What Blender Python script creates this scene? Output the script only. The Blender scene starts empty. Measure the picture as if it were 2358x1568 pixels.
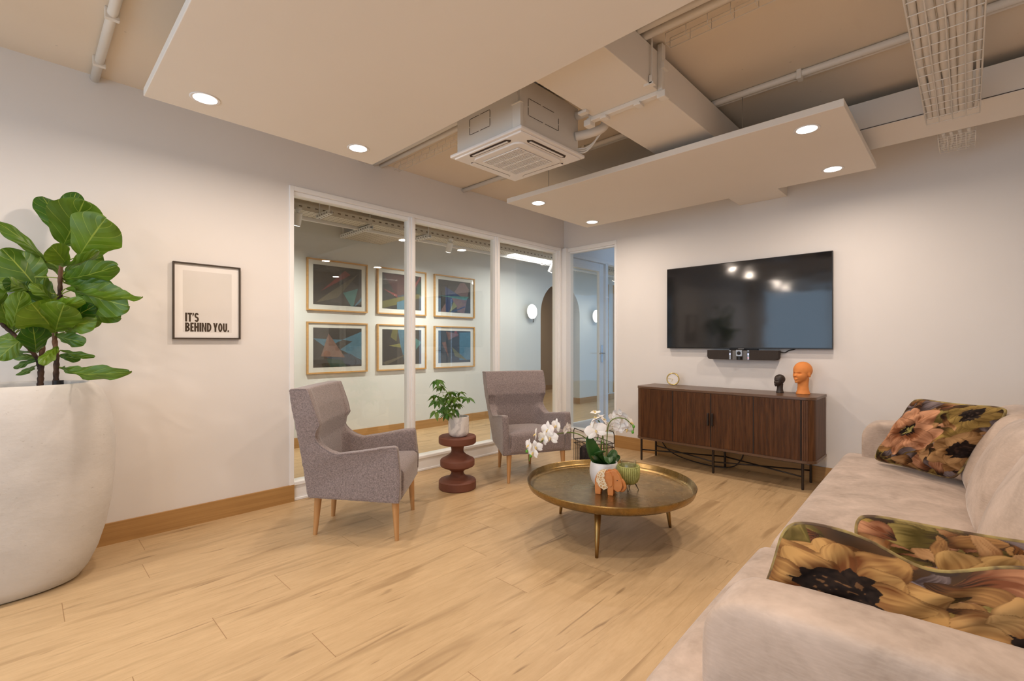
import bpy, bmesh, math, random
import numpy as np
from mathutils import Vector, Matrix, Euler
PI = math.pi
SC = bpy.context.scene
COL = SC.collection
# ------------------------------------------------------------------ camera, world, exposure
FPX = 1088.0
CAM = Vector((3.636, -4.711, 1.18))
YAW = math.radians(43.954)
cd = bpy.data.cameras.new('camera'); co = bpy.data.objects.new('camera', cd); COL.objects.link(co)
cd.sensor_fit = 'HORIZONTAL'; cd.sensor_width = 36.0; cd.lens = 36.0 * FPX / 2358.0
cd.shift_y = 7.0 / 2358.0; cd.clip_start = 0.03
co.location = CAM; co.rotation_euler = (PI / 2, 0, YAW)
SC.camera = co
W = bpy.data.worlds.new('world'); SC.world = W; W.use_nodes = True
W.node_tree.nodes['Background'].inputs[0].default_value = (0.45, 0.66, 1.0, 1)
W.node_tree.nodes['Background'].inputs[1].default_value = 1.0
SC.view_settings.view_transform = 'Standard'; SC.view_settings.look = 'None'
SC.view_settings.gamma = 1.0; SC.view_settings.use_curve_mapping = False
SC.view_settings.exposure = 0.0
LAMP = (1.0, 0.83, 0.69)
def area(name, loc, rot, sx, sy, power, color, shape='RECTANGLE', spread=PI):
    l = bpy.data.lights.new(name, 'AREA'); l.shape = shape; l.size = sx
    if shape == 'RECTANGLE': l.size_y = sy
    l.energy = power; l.color = color; l.spread = spread
    o = bpy.data.objects.new(name, l); COL.objects.link(o); o.location = loc; o.rotation_euler = rot
    return o
# daylight through the big window behind the camera and through the windows of the hall
area('daylight_near', (2.2, -7.25, 1.35), (PI / 2, 0, 0), 4.0, 2.2, 56, (0.66, 0.83, 1.0))
area('daylight_hall', (4.6, 2.8, 1.5), (0, PI / 2, 0), 2.2, 4.0, 45, (0.55, 0.75, 1.0))
area('daylight_corridor', (-1.0, 7.6, 1.5), (-PI / 2, 0, 0), 1.6, 2.0, 14, (0.65, 0.82, 1.0))

FW = Vector((-math.sin(YAW), math.cos(YAW), 0)); RT = Vector((math.cos(YAW), math.sin(YAW), 0))
def P(px, py, d):
    """a point seen at photo pixel px,py and d metres in front of the camera"""
    return CAM + FW * d + RT * ((px - 1179) / FPX * d) + Vector((0, 0, (791 - py) / FPX * d))
def PZ(px, py, z):
    return P(px, py, (CAM.z - z) * FPX / (py - 791))

# ------------------------------------------------------------------ material helpers
def lin(c):
    return tuple(((v / 255) / 12.92 if v / 255 <= 0.04045 else ((v / 255 + 0.055) / 1.055) ** 2.4) for v in c)
class NT:
    def __init__(s, name):
        s.m = bpy.data.materials.new(name); s.m.use_nodes = True
        s.t = s.m.node_tree; s.b = s.t.nodes['Principled BSDF']; s.out = s.t.nodes['Material Output']
    def n(s, typ, **kw):
        x = s.t.nodes.new(typ)
        for k, v in kw.items():
            if k.startswith('i_'): s.put(x.inputs[k[2:].replace('_', ' ')], v)
            else: setattr(x, k, v)
        return x
    def put(s, sock, v):
        if isinstance(v, bpy.types.NodeSocket): s.t.links.new(v, sock)
        else: sock.default_value = v
    def math(s, op, a, b=0.0, c=None):
        x = s.t.nodes.new('ShaderNodeMath'); x.operation = op
        s.put(x.inputs[0], a); s.put(x.inputs[1], b)
        if c is not None: s.put(x.inputs[2], c)
        return x.outputs[0]
    def mix(s, f, a, b, mode='MIX'):
        x = s.t.nodes.new('ShaderNodeMix'); x.data_type = 'RGBA'; x.blend_type = mode
        s.put(x.inputs[0], f)
        s.put(x.inputs[6], a if isinstance(a, bpy.types.NodeSocket) else (*a[:3], 1))
        s.put(x.inputs[7], b if isinstance(b, bpy.types.NodeSocket) else (*b[:3], 1))
        return x.outputs[2]
    def coord(s, kind='Object', scale=(1, 1, 1), loc=(0, 0, 0)):
        tc = s.t.nodes.new('ShaderNodeTexCoord'); mp = s.t.nodes.new('ShaderNodeMapping')
        mp.inputs['Scale'].default_value = scale; mp.inputs['Location'].default_value = loc
        s.t.links.new(tc.outputs[kind], mp.inputs[0]); return mp.outputs[0]
    def noise(s, vec, scale=5, detail=3, rough=0.5, dist=0.0):
        x = s.n('ShaderNodeTexNoise'); s.put(x.inputs['Vector'], vec)
        x.inputs['Scale'].default_value = scale; x.inputs['Detail'].default_value = detail
        x.inputs['Roughness'].default_value = rough; x.inputs['Distortion'].default_value = dist
        return x.outputs[0]
    def ramp(s, f, a, b):
        x = s.n('ShaderNodeMapRange'); s.put(x.inputs[0], f); x.inputs[1].default_value = a; x.inputs[2].default_value = b
        return x.outputs[0]
    def bump(s, h, strength=0.3, dist=0.01):
        x = s.n('ShaderNodeBump'); s.put(x.inputs['Height'], h)
        x.inputs['Strength'].default_value = strength; x.inputs['Distance'].default_value = dist
        s.put(s.b.inputs['Normal'], x.outputs[0])
    def base(s, c): s.put(s.b.inputs['Base Color'], c if isinstance(c, bpy.types.NodeSocket) else (*c[:3], 1))
    def set(s, **kw):
        for k, v in kw.items(): s.put(s.b.inputs[k.replace('_', ' ')], v)
        return s
def pm(name, c1, c2=None, rough=0.5, metal=0.0, ns=6, scale=(1, 1, 1), lo=0.3, hi=0.7, bump=0.0, bs=80, bd=0.002, detail=3, **kw):
    m = NT(name); m.set(Roughness=rough, Metallic=metal)
    if c2 is not None:
        f = m.ramp(m.noise(m.coord('Object', scale), ns, detail), lo, hi); m.base(m.mix(f, c1, c2))
    else: m.base(c1)
    if bump: m.bump(m.noise(m.coord('Object'), bs, 2), bump, bd)
    m.set(**kw)
    return m.m
M = {}
M['wall'] = pm('wall_paint', (0.81, 0.78, 0.755), (0.79, 0.76, 0.735), rough=0.75, ns=2, bump=0.05, bs=250)
M['corr'] = pm('corridor_paint', (0.72, 0.745, 0.73), (0.70, 0.73, 0.72), rough=0.75, ns=2)
def ceil_mat():
    m = NT('ceiling_paint'); v = m.coord('Object'); m.set(Roughness=0.85)
    f = m.ramp(m.noise(v, 1.7, 4), 0.35, 0.65)
    c = m.mix(f, (0.80, 0.685, 0.55), (0.77, 0.655, 0.52))
    sep = m.n('ShaderNodeSeparateXYZ'); m.put(sep.inputs[0], v)
    w = m.math('ADD', sep.outputs[0], m.math('MULTIPLY', m.noise(v, 3, 2), 0.03))
    fr = m.math('FRACT', m.math('DIVIDE', w, 1.2))
    line = m.math('LESS_THAN', fr, 0.006)
    c = m.mix(m.math('MULTIPLY', line, 0.25), c, (0.45, 0.38, 0.30))
    sp = m.math('GREATER_THAN', m.noise(v, 38, 1), 0.80)
    c = m.mix(m.math('MULTIPLY', sp, 0.35), c, (0.35, 0.30, 0.24))
    m.base(c); m.bump(m.noise(v, 60, 3), 0.1, 0.003); return m.m
M['ceil'] = ceil_mat()
M['panel'] = pm('panel_paint', (0.83, 0.765, 0.685), (0.81, 0.745, 0.665), rough=0.7, ns=1.5)
M['cream'] = pm('cream_metal', (0.80, 0.74, 0.66), (0.77, 0.71, 0.63), rough=0.55, ns=3)
M['creamdark'] = pm('slot_dark', (0.05, 0.03, 0.02), rough=0.8)
M['white'] = pm('white_frame', (0.90, 0.90, 0.90), rough=0.4)
M['plastic'] = pm('white_plastic', (0.84, 0.80, 0.77), rough=0.35)
M['dark'] = pm('dark_gap', (0.012, 0.010, 0.009), rough=0.6)
M['blackmetal'] = pm('black_metal', (0.035, 0.024, 0.018), rough=0.4, metal=0.3)
M['pframe'] = pm('dark_bronze_frame', (0.045, 0.030, 0.018), (0.06, 0.04, 0.025), rough=0.45)
M['paper'] = pm('white_paper', (0.86, 0.83, 0.80), rough=0.8)
M['print'] = pm('grey_print', (0.72, 0.69, 0.655), (0.76, 0.72, 0.69), rough=0.8, ns=4)
M['ink'] = pm('brown_ink', (0.055, 0.034, 0.018), rough=0.8)
M['soil'] = pm('soil', (0.03, 0.018, 0.01), (0.08, 0.05, 0.03), rough=0.95, ns=60, bump=0.6, bs=60, bd=0.01)
M['brass'] = pm('brass', (0.72, 0.50, 0.16), rough=0.22, metal=1.0)
M['chrome'] = pm('brushed_steel', (0.42, 0.43, 0.45), rough=0.25, metal=1.0)
M['oakframe'] = pm('oak_frame', (0.62, 0.36, 0.12), (0.52, 0.29, 0.09), rough=0.5, ns=4, scale=(1, 1, 8))
M['legwood'] = pm('beech_leg', (0.56, 0.30, 0.12), (0.46, 0.235, 0.085), rough=0.42, ns=9, scale=(6, 6, 0.8))
M['terracotta'] = pm('rust_lacquer', (0.175, 0.060, 0.035), (0.155, 0.052, 0.030), rough=0.62, ns=3, bump=0.04, bs=200)
M['orange'] = pm('orange_matte', (0.80, 0.29, 0.075), (0.76, 0.265, 0.065), rough=0.75, ns=4)
M['blackclay'] = pm('black_clay', (0.028, 0.020, 0.016), (0.045, 0.032, 0.025), rough=0.5, ns=20)
M['ceramic'] = pm('white_ceramic', (0.84, 0.82, 0.81), (0.80, 0.78, 0.77), rough=0.28, ns=4)
def marble():
    m = NT('white_marble'); v = m.coord('Object'); n = m.noise(v, 9, 5, 0.6, 1.6)
    f = m.ramp(n, 0.45, 0.56); m.base(m.mix(f, (0.83, 0.80, 0.78), (0.60, 0.58, 0.58))); m.set(Roughness=0.4); return m.m
M['marble'] = marble()
def planter():
    m = NT('stone_planter'); v = m.coord('Object', (1, 1, 1.6)); f = m.ramp(m.noise(v, 3.2, 6, 0.6), 0.35, 0.7)
    c = m.mix(f, (0.66, 0.635, 0.605), (0.56, 0.535, 0.505))
    sp = m.ramp(m.noise(v, 55, 2), 0.70, 0.80); c = m.mix(m.math('MULTIPLY', sp, 0.5), c, (0.30, 0.26, 0.22))
    m.base(c); m.set(Roughness=0.85); m.bump(m.noise(v, 30, 5), 0.25, 0.006); return m.m
M['planter'] = planter()
def floor_mat():
    m = NT('oak_planks'); v = m.coord('Object'); sep = m.n('ShaderNodeSeparateXYZ'); m.put(sep.inputs[0], v)
    X, Y = sep.outputs[0], sep.outputs[1]
    r = m.math('DIVIDE', m.math('SUBTRACT', X, 0.67 - 4.18), 0.209)
    row = m.math('FLOOR', r); fx = m.math('FRACT', r)
    wn = m.n('ShaderNodeTexWhiteNoise', noise_dimensions='1D'); m.put(wn.inputs['W'], row)
    yy = m.math('ADD', m.math('DIVIDE', Y, 1.52), m.math('MULTIPLY', wn.outputs[0], 7.0))
    idx = m.math('FLOOR', yy); fy = m.math('FRACT', yy)
    cb = m.n('ShaderNodeCombineXYZ'); m.put(cb.inputs[0], row); m.put(cb.inputs[1], idx)
    w2 = m.n('ShaderNodeTexWhiteNoise', noise_dimensions='2D'); m.put(w2.inputs['Vector'], cb.outputs[0])
    off = m.math('MULTIPLY', w2.outputs[0], 37.0)
    gv = m.n('ShaderNodeCombineXYZ'); m.put(gv.inputs[0], m.math('MULTIPLY', X, 1.0)); m.put(gv.inputs[1], m.math('ADD', m.math('MULTIPLY', Y, 0.16), off)); m.put(gv.inputs[2], off)
    g1 = m.noise(gv.outputs[0], 16, 4, 0.6, 0.6); g2 = m.noise(gv.outputs[0], 95, 3, 0.6, 0.2)
    c = m.mix(m.ramp(g1, 0.30, 0.72), (0.64, 0.455, 0.255), (0.535, 0.37, 0.20))
    c = m.mix(m.math('MULTIPLY', m.ramp(g2, 0.42, 0.75), 0.38), c, (0.47, 0.30, 0.15))
    kv = m.n('ShaderNodeCombineXYZ'); m.put(kv.inputs[0], m.math('MULTIPLY', X, 1.0)); m.put(kv.inputs[1], m.math('ADD', m.math('MULTIPLY', Y, 0.085), off)); m.put(kv.inputs[2], m.math('MULTIPLY', off, 1.7))
    k = m.noise(kv.outputs[0], 15, 2, 0.5, 0.7)
    c = m.mix(m.math('MULTIPLY', m.ramp(k, 0.56, 0.72), 0.58), c, (0.29, 0.18, 0.085))
    k2 = m.noise(kv.outputs[0], 26, 2, 0.5, 1.2)
    c = m.mix(m.math('MULTIPLY', m.ramp(k2, 0.655, 0.76), 0.75), c, (0.19, 0.11, 0.05))
    c = m.mix(m.math('MULTIPLY', m.math('SUBTRACT', w2.outputs[0], 0.5), 0.20), c, (0.45, 0.31, 0.17))
    s1 = m.math('LESS_THAN', fx, 0.007); s2 = m.math('LESS_THAN', fy, 0.0018)
    seam = m.math('MAXIMUM', m.math('MULTIPLY', s1, 0.45), m.math('MULTIPLY', s2, 0.75))
    c = m.mix(seam, c, (0.25, 0.13, 0.05))
    m.base(c); m.set(Roughness=m.math('ADD', m.math('MULTIPLY', g1, 0.12), 0.36)); m.bump(m.math('SUBTRACT', m.math('MULTIPLY', g2, 0.25), seam), 0.10, 0.002)
    m.set(Specular_IOR_Level=0.35); return m.m
M['floor'] = floor_mat()
def oakboard(name, axis):
    m = NT(name); sc = (0.5, 6, 22) if axis == 'x' else (6, 0.5, 22)
    v = m.coord('Object', sc); n = m.noise(v, 2.2, 5, 0.6, 0.9)
    c = m.mix(m.ramp(n, 0.3, 0.7), (0.50, 0.285, 0.10), (0.39, 0.205, 0.065)); m.base(c); m.set(Roughness=0.5); return m.m
M['skirt_y'] = oakboard('oak_skirting_left', 'y'); M['skirt_x'] = oakboard('oak_skirting_far', 'x')
def walnut():
    m = NT('walnut'); v = m.coord('Object', (9, 9, 0.7)); n = m.noise(v, 6, 5, 0.6, 0.5)
    c = m.mix(m.ramp(n, 0.3, 0.7), (0.160, 0.064, 0.022), (0.060, 0.023, 0.008)); m.base(c); m.set(Roughness=0.48, Specular_IOR_Level=0.35); return m.m
M['walnut'] = walnut()
def walnut_top():
    m = NT('walnut_top'); v = m.coord('Object', (0.7, 9, 9)); n = m.noise(v, 6, 5, 0.6, 0.5)
    c = m.mix(m.ramp(n, 0.3, 0.7), (0.155, 0.085, 0.048), (0.105, 0.055, 0.030)); m.base(c); m.set(Roughness=0.32); return m.m
M['walnut_top'] = walnut_top()
def fabric(name, a, b, scale=260):
    m = NT(name); n1 = m.noise(m.coord('Object', (1, 1, 0.25)), scale, 2, 0.7); n2 = m.noise(m.coord('Object', (0.25, 0.25, 1)), scale, 2, 0.7)
    f = m.math('MULTIPLY', m.math('ADD', n1, n2), 0.5)
    c = m.mix(m.ramp(f, 0.38, 0.62), a, b); m.base(c); m.set(Roughness=0.9, Sheen_Weight=0.35, Sheen_Roughness=0.5)
    m.bump(f, 0.35, 0.002); return m.m
M['chairfab'] = fabric('mauve_tweed', (0.125, 0.100, 0.098), (0.335, 0.270, 0.262), 360)
def velvet(name, a, b, sheen=0.5):
    m = NT(name); v = m.coord('Object'); n = m.noise(v, 5.5, 5, 0.62, 0.5)
    c = m.mix(m.ramp(n, 0.32, 0.68), a, b); st = m.noise(m.coord('Object', (1, 1, 5)), 40, 2)
    c = m.mix(m.math('MULTIPLY', m.ramp(st, 0.4, 0.7), 0.12), c, (0.85, 0.72, 0.62))
    m.base(c); m.set(Roughness=0.7, Sheen_Weight=sheen, Sheen_Roughness=0.35); m.bump(n, 0.12, 0.01); return m.m
M['velvet'] = velvet('beige_velvet', (0.58, 0.46, 0.38), (0.36, 0.275, 0.215), 0.3)
def brass_tray():
    m = NT('aged_brass'); v = m.coord('Object'); n = m.noise(v, 5, 6, 0.65, 1.2); n2 = m.noise(v, 38, 3)
    c = m.mix(m.ramp(n, 0.35, 0.68), (0.36, 0.23, 0.075), (0.19, 0.135, 0.065))
    c = m.mix(m.math('MULTIPLY', m.ramp(n2, 0.5, 0.72), 0.35), c, (0.42, 0.31, 0.15))
    m.base(c); m.set(Metallic=0.9, Roughness=m.math('ADD', m.math('MULTIPLY', n, 0.30), 0.14)); m.bump(n2, 0.12, 0.0015); return m.m
M['tray'] = brass_tray()
M['trayleg'] = pm('brass_leg', (0.40, 0.25, 0.085), (0.28, 0.17, 0.06), rough=0.35, metal=0.9, ns=14)
def glass(name='pane_glass', tint=(0.975, 0.99, 0.985), boost=1.0):
    m = NT(name); t = m.n('ShaderNodeBsdfTransparent'); t.inputs[0].default_value = (*tint, 1)
    g = m.n('ShaderNodeBsdfGlossy'); g.inputs['Roughness'].default_value = 0.0; g.inputs[0].default_value = (1, 1, 1, 1)
    lw = m.n('ShaderNodeLayerWeight'); lw.inputs[0].default_value = 0.5
    fr = m.math('MULTIPLY_ADD', m.math('POWER', lw.outputs['Facing'], 5.0), 0.95, 0.045)
    mx = m.n('ShaderNodeMixShader'); m.put(mx.inputs[0], m.math('MULTIPLY', fr, boost)); m.put(mx.inputs[1], t.outputs[0]); m.put(mx.inputs[2], g.outputs[0])
    m.put(m.out.inputs[0], mx.outputs[0]); return m.m
M['glass'] = glass(); M['clearglass'] = glass('tumbler_glass', (0.96, 0.97, 0.96), 1.2)
def emit(name, col, s):
    m = NT(name); m.base(col); m.put(m.b.inputs['Emission Color'], (*col[:3], 1)); m.set(Emission_Strength=s); return m.m
M['lamp'] = emit('lamp_diffuser', (1.0, 0.93, 0.84), 14.0)
M['sconce'] = emit('sconce_glass', (1.0, 0.97, 0.90), 3.0)
M['led'] = emit('led_strip', (1.0, 0.97, 0.90), 6.0)
def leaf_mat(name, a, b, vein):
    m = NT(name); uv = m.n('ShaderNodeTexCoord').outputs['UV']; sep = m.n('ShaderNodeSeparateXYZ'); m.put(sep.inputs[0], uv)
    U, V = sep.outputs[0], sep.outputs[1]          # U along the midrib, V across -1..1
    av = m.math('ABSOLUTE', V)
    ph = m.math('SUBTRACT', m.math('MULTIPLY', U, 4.6), m.math('MULTIPLY', av, 1.5))
    tri = m.math('ABSOLUTE', m.math('SUBTRACT', m.math('FRACT', ph), 0.5))
    side = m.math('LESS_THAN', tri, 0.022); mid = m.math('LESS_THAN', av, 0.030)
    f = m.math('MAXIMUM', m.math('MULTIPLY', side, 0.75), mid)
    geo = m.n('ShaderNodeObjectInfo')
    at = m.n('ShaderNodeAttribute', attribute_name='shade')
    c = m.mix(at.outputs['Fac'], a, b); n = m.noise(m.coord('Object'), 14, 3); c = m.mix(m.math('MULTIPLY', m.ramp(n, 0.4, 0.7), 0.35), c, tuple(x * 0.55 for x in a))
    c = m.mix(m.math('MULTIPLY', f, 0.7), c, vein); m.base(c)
    m.set(Roughness=0.42, Subsurface_Weight=0.0); m.bump(m.math('SUBTRACT', m.ramp(tri, 0.0, 0.5), f), 0.35, 0.006)
    tr = m.n('ShaderNodeBsdfTranslucent'); m.put(tr.inputs[0], m.mix(0.5, c, (0.35, 0.6, 0.05)))
    mx = m.n('ShaderNodeMixShader'); mx.inputs[0].default_value = 0.18; m.put(mx.inputs[1], m.b.outputs[0]); m.put(mx.inputs[2], tr.outputs[0]); m.put(m.out.inputs[0], mx.outputs[0])
    return m.m
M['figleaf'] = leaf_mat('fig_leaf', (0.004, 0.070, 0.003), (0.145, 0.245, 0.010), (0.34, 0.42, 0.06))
M['schleaf'] = leaf_mat('small_leaf', (0.020, 0.130, 0.012), (0.11, 0.21, 0.022), (0.15, 0.25, 0.04))
M['orchleaf'] = pm('orchid_leaf', (0.014, 0.065, 0.010), (0.035, 0.105, 0.014), rough=0.4, ns=8)
M['bark'] = pm('fig_bark', (0.030, 0.015, 0.010), (0.17, 0.085, 0.045), rough=0.9, ns=14, scale=(1, 1, 0.5), bump=0.7, bs=60, bd=0.006, lo=0.42, hi=0.62)
M['stem'] = pm('green_stem', (0.15, 0.23, 0.03), (0.10, 0.17, 0.02), rough=0.5)
M['petal'] = pm('white_petal', (0.88, 0.85, 0.83), rough=0.6, Subsurface_Weight=0.1)
M['yellow'] = pm('yellow_lip', (0.75, 0.50, 0.06), (0.85, 0.72, 0.45), rough=0.6, ns=60)
M['bud'] = pm('green_bud', (0.10, 0.36, 0.03), rough=0.5)
M['wool'] = pm('green_wool', (0.44, 0.44, 0.16), (0.33, 0.34, 0.10), rough=0.95, ns=80, bump=0.6, bs=120, bd=0.003)
M['elewood'] = pm('orange_wood', (0.66, 0.27, 0.085), (0.55, 0.20, 0.055), rough=0.5, ns=5, scale=(1, 1, 5))
def ele_cloth():
    m = NT('cream_carving'); v = m.coord('Object'); w = m.n('ShaderNodeTexVoronoi', feature='DISTANCE_TO_EDGE'); m.put(w.inputs['Vector'], v); w.inputs['Scale'].default_value = 75
    m.base(m.mix(m.math('LESS_THAN', w.outputs['Distance'], 0.13), (0.60, 0.36, 0.16), (0.80, 0.70, 0.52))); m.set(Roughness=0.7); return m.m
M['elecloth'] = ele_cloth()
def perforated():
    m = NT('perforated_steel'); v = m.coord('Object'); sep = m.n('ShaderNodeSeparateXYZ'); m.put(sep.inputs[0], v)
    fx = m.math('SUBTRACT', m.math('FRACT', m.math('MULTIPLY', sep.outputs[0], 26)), 0.5)
    fy = m.math('SUBTRACT', m.math('FRACT', m.math('MULTIPLY', sep.outputs[1], 20)), 0.5)
    d = m.math('ADD', m.math('MULTIPLY', fx, fx), m.math('MULTIPLY', fy, fy))
    hole = m.math('LESS_THAN', d, 0.035); m.base(m.mix(hole, (0.66, 0.62, 0.54), (0.16, 0.12, 0.07))); m.set(Roughness=0.5); return m.m
M['perf'] = perforated()
def slotted():
    m = NT('slotted_steel'); v = m.coord('Object'); sep = m.n('ShaderNodeSeparateXYZ'); m.put(sep.inputs[0], v)
    s = m.math('ADD', sep.outputs[1], sep.outputs[0]); fy = m.math('LESS_THAN', m.math('ABSOLUTE', m.math('SUBTRACT', m.math('FRACT', m.math('MULTIPLY', s, 13)), 0.5)), 0.2)
    zc = m.math('LESS_THAN', m.math('ABSOLUTE', m.math('SUBTRACT', sep.outputs[2], 0.035)), 0.006)
    m.base(m.mix(m.math('MULTIPLY', fy, zc), (0.66, 0.62, 0.54), (0.10, 0.07, 0.04))); m.set(Roughness=0.5); return m.m
M['slot'] = slotted()
def screen():
    m = NT('screen_glass'); m.base((0.006, 0.006, 0.008)); m.set(Roughness=0.08, Specular_IOR_Level=0.75)
    m.bump(m.noise(m.coord('Object', (1, 1, 2.5)), 2.2, 1), 0.06, 0.03); return m.m
M['screen'] = screen()
M['bezel'] = pm('dark_bezel', (0.03, 0.028, 0.027), rough=0.3, metal=0.6)
M['grillecloth'] = pm('speaker_cloth', (0.028, 0.020, 0.017), (0.040, 0.030, 0.025), rough=0.8, ns=300)
M['greyplastic'] = pm('grey_plastic', (0.16, 0.155, 0.15), rough=0.4)
M['ledwhite'] = emit('status_led_white', (0.55, 0.62, 0.95), 0.9)
M['ledred'] = emit('status_led_red', (1.0, 0.25, 0.3), 1.2)
M['daylit_paint'] = pm('daylight_tinted_paint', (0.70, 0.74, 0.80), rough=0.5)  # blue of the hall daylight put into the paint colour
M['cloth_dark'] = pm('dark_knit', (0.012, 0.008, 0.010), (0.10, 0.045, 0.06), rough=0.95, ns=40, lo=0.55, hi=0.75)
M['archback'] = pm('arch_room_wall', (0.50, 0.38, 0.26), (0.46, 0.345, 0.235), rough=0.7, ns=2)
M['cord'] = pm('black_cord', (0.015, 0.012, 0.010), rough=0.5)

# ------------------------------------------------------------------ mesh helpers
def wloc(o):
    v = Vector((0, 0, 0))
    while o is not None: v += o.location; o = o.parent
    return v
class B:
    """collects shapes given in world coordinates and links them as one mesh"""
    def __init__(s): s.bm = bmesh.new(); s.uvs = None
    def box(s, a, b, rot=None, piv=None):
        x0, y0, z0 = a; x1, y1, z1 = b
        vs = [s.bm.verts.new(c) for c in ((x0, y0, z0), (x1, y0, z0), (x1, y1, z0), (x0, y1, z0), (x0, y0, z1), (x1, y0, z1), (x1, y1, z1), (x0, y1, z1))]
        for f in ((0, 3, 2, 1), (4, 5, 6, 7), (0, 1, 5, 4), (1, 2, 6, 5), (2, 3, 7, 6), (3, 0, 4, 7)): s.bm.faces.new([vs[i] for i in f])
        if rot is not None: bmesh.ops.rotate(s.bm, verts=vs, cent=piv or ((x0 + x1) / 2, (y0 + y1) / 2, (z0 + z1) / 2), matrix=rot)
        return vs
    def tube(s, pts, r, n=8, cap=True, closed=False):
        pts = [Vector(p) for p in pts]; m = len(pts); rs = r if isinstance(r, (list, tuple)) else [r] * m
        rings = []; up = None
        for i, p in enumerate(pts):
            a = pts[(i - 1) % m] if (i > 0 or closed) else p; b = pts[(i + 1) % m] if (i < m - 1 or closed) else p
            t = (b - a)
            if t.length < 1e-9: t = Vector((0, 0, 1))
            t.normalize()
            if up is None: up = Vector((0, 0, 1)) if abs(t.z) < 0.9 else Vector((1, 0, 0))
            x = up - t * up.dot(t)
            if x.length < 1e-6: x = t.orthogonal()
            x.normalize(); up = x; y = t.cross(x)
            rings.append([s.bm.verts.new(p + (x * math.cos(2 * PI * k / n) + y * math.sin(2 * PI * k / n)) * rs[i]) for k in range(n)])
        rr = range(m if closed else m - 1)
        for i in rr:
            A, C = rings[i], rings[(i + 1) % m]
            for k in range(n): s.bm.faces.new((A[k], A[(k + 1) % n], C[(k + 1) % n], C[k]))
        if cap and not closed: s.bm.faces.new(rings[0][::-1]); s.bm.faces.new(rings[-1])
    def lathe(s, prof, c=(0, 0, 0), n=40, sx=1.0, sy=1.0, pw=1.0):
        c = Vector(c); rings = []
        for r, z in prof:
            if r < 1e-6: rings.append([s.bm.verts.new(c + Vector((0, 0, z)))]); continue
            ring = []
            for k in range(n):
                a = 2 * PI * k / n; cx, sy_ = math.cos(a), math.sin(a)
                if pw != 1.0: cx = math.copysign(abs(cx) ** pw, cx); sy_ = math.copysign(abs(sy_) ** pw, sy_)
                ring.append(s.bm.verts.new(c + Vector((r * sx * cx, r * sy * sy_, z))))
            rings.append(ring)
        for A, C in zip(rings, rings[1:]):
            if len(A) == 1 and len(C) == 1: continue
            for k in range(n):
                if len(A) == 1: s.bm.faces.new((A[0], C[k], C[(k + 1) % n]))
                elif len(C) == 1: s.bm.faces.new((A[k], A[(k + 1) % n], C[0]))
                else: s.bm.faces.new((A[k], A[(k + 1) % n], C[(k + 1) % n], C[k]))
    def poly(s, pts, d):
        """planar polygon (3D points) extruded by vector d"""
        d = Vector(d); a = [s.bm.verts.new(Vector(p)) for p in pts]; b = [s.bm.verts.new(Vector(p) + d) for p in pts]
        n = len(a); s.bm.faces.new(a[::-1]); s.bm.faces.new(b)
        for i in range(n): s.bm.faces.new((a[i], a[(i + 1) % n], b[(i + 1) % n], b[i]))
        return a + b
    def flat(s, pts): s.bm.faces.new([s.bm.verts.new(Vector(p)) for p in pts])
    def grid(s, f, nu, nv, closed_u=False):
        g = [[s.bm.verts.new(Vector(f(i / nu, j / nv))) for j in range(nv + 1)] for i in range(nu if closed_u else nu + 1)]
        L = len(g)
        for i in range(nu):
            for j in range(nv): s.bm.faces.new((g[i][j], g[(i + 1) % L][j], g[(i + 1) % L][j + 1], g[i][j + 1]))
        return g
    def sphere(s, c, r, n=16, rot=None):
        c = Vector(c); r = Vector(r if isinstance(r, (list, tuple)) else (r, r, r)); prof = [(math.sin(PI * i / n), -math.cos(PI * i / n)) for i in range(n + 1)]
        vs0 = len(s.bm.verts); before = set(s.bm.verts)
        s.lathe([(a if 0 < i < n else 0, b) for i, (a, b) in enumerate(prof)], (0, 0, 0), n + 4)
        nv = [v for v in s.bm.verts if v not in before]
        for v in nv:
            p = Vector((v.co.x * r.x, v.co.y * r.y, v.co.z * r.z))
            if rot is not None: p = rot @ p
            v.co = p + c
        return nv
    def rbox(s, a, b, r, n=10, puff=(0, 0, 0), xf=None):
        """rounded box between corners a,b ; puff pushes each face outward"""
        a, b = Vector(a), Vector(b); c = (a + b) / 2; h = (b - a) / 2; rr = min(r, h.x * 0.999, h.y * 0.999, h.z * 0.999)
        before = set(s.bm.verts); bm = s.bm
        tmp = bmesh.new(); bmesh.ops.create_cube(tmp, size=2); bmesh.ops.subdivide_edges(tmp, edges=tmp.edges[:], cuts=n, use_grid_fill=True)
        mp = {}
        for v in tmp.verts:
            u = v.co.copy()
            # bunch the samples near edges
            w = Vector([math.copysign(1 - (1 - abs(q)) ** 1.6, q) for q in u])
            p = Vector((w.x * h.x, w.y * h.y, w.z * h.z)); q = Vector([max(-(h[i] - rr), min(h[i] - rr, p[i])) for i in range(3)])
            d = p - q
            if d.length > 1e-9: p = q + d.normalized() * rr
            fx, fy, fz = (1 - min(1, abs(p.x / h.x)) ** 2), (1 - min(1, abs(p.y / h.y)) ** 2), (1 - min(1, abs(p.z / h.z)) ** 2)
            p.x += math.copysign(1, u.x) * puff[0] * fy * fz * min(1, abs(u.x)) ** 3
            p.y += math.copysign(1, u.y) * puff[1] * fx * fz * min(1, abs(u.y)) ** 3
            p.z += math.copysign(1, u.z) * puff[2] * fx * fy * min(1, abs(u.z)) ** 3
            p += c
            if xf: p = xf(p)
            mp[v] = bm.verts.new(p)
        for f in tmp.faces: bm.faces.new([mp[v] for v in f.verts])
        tmp.free(); return [v for v in bm.verts if v not in before]
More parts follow.
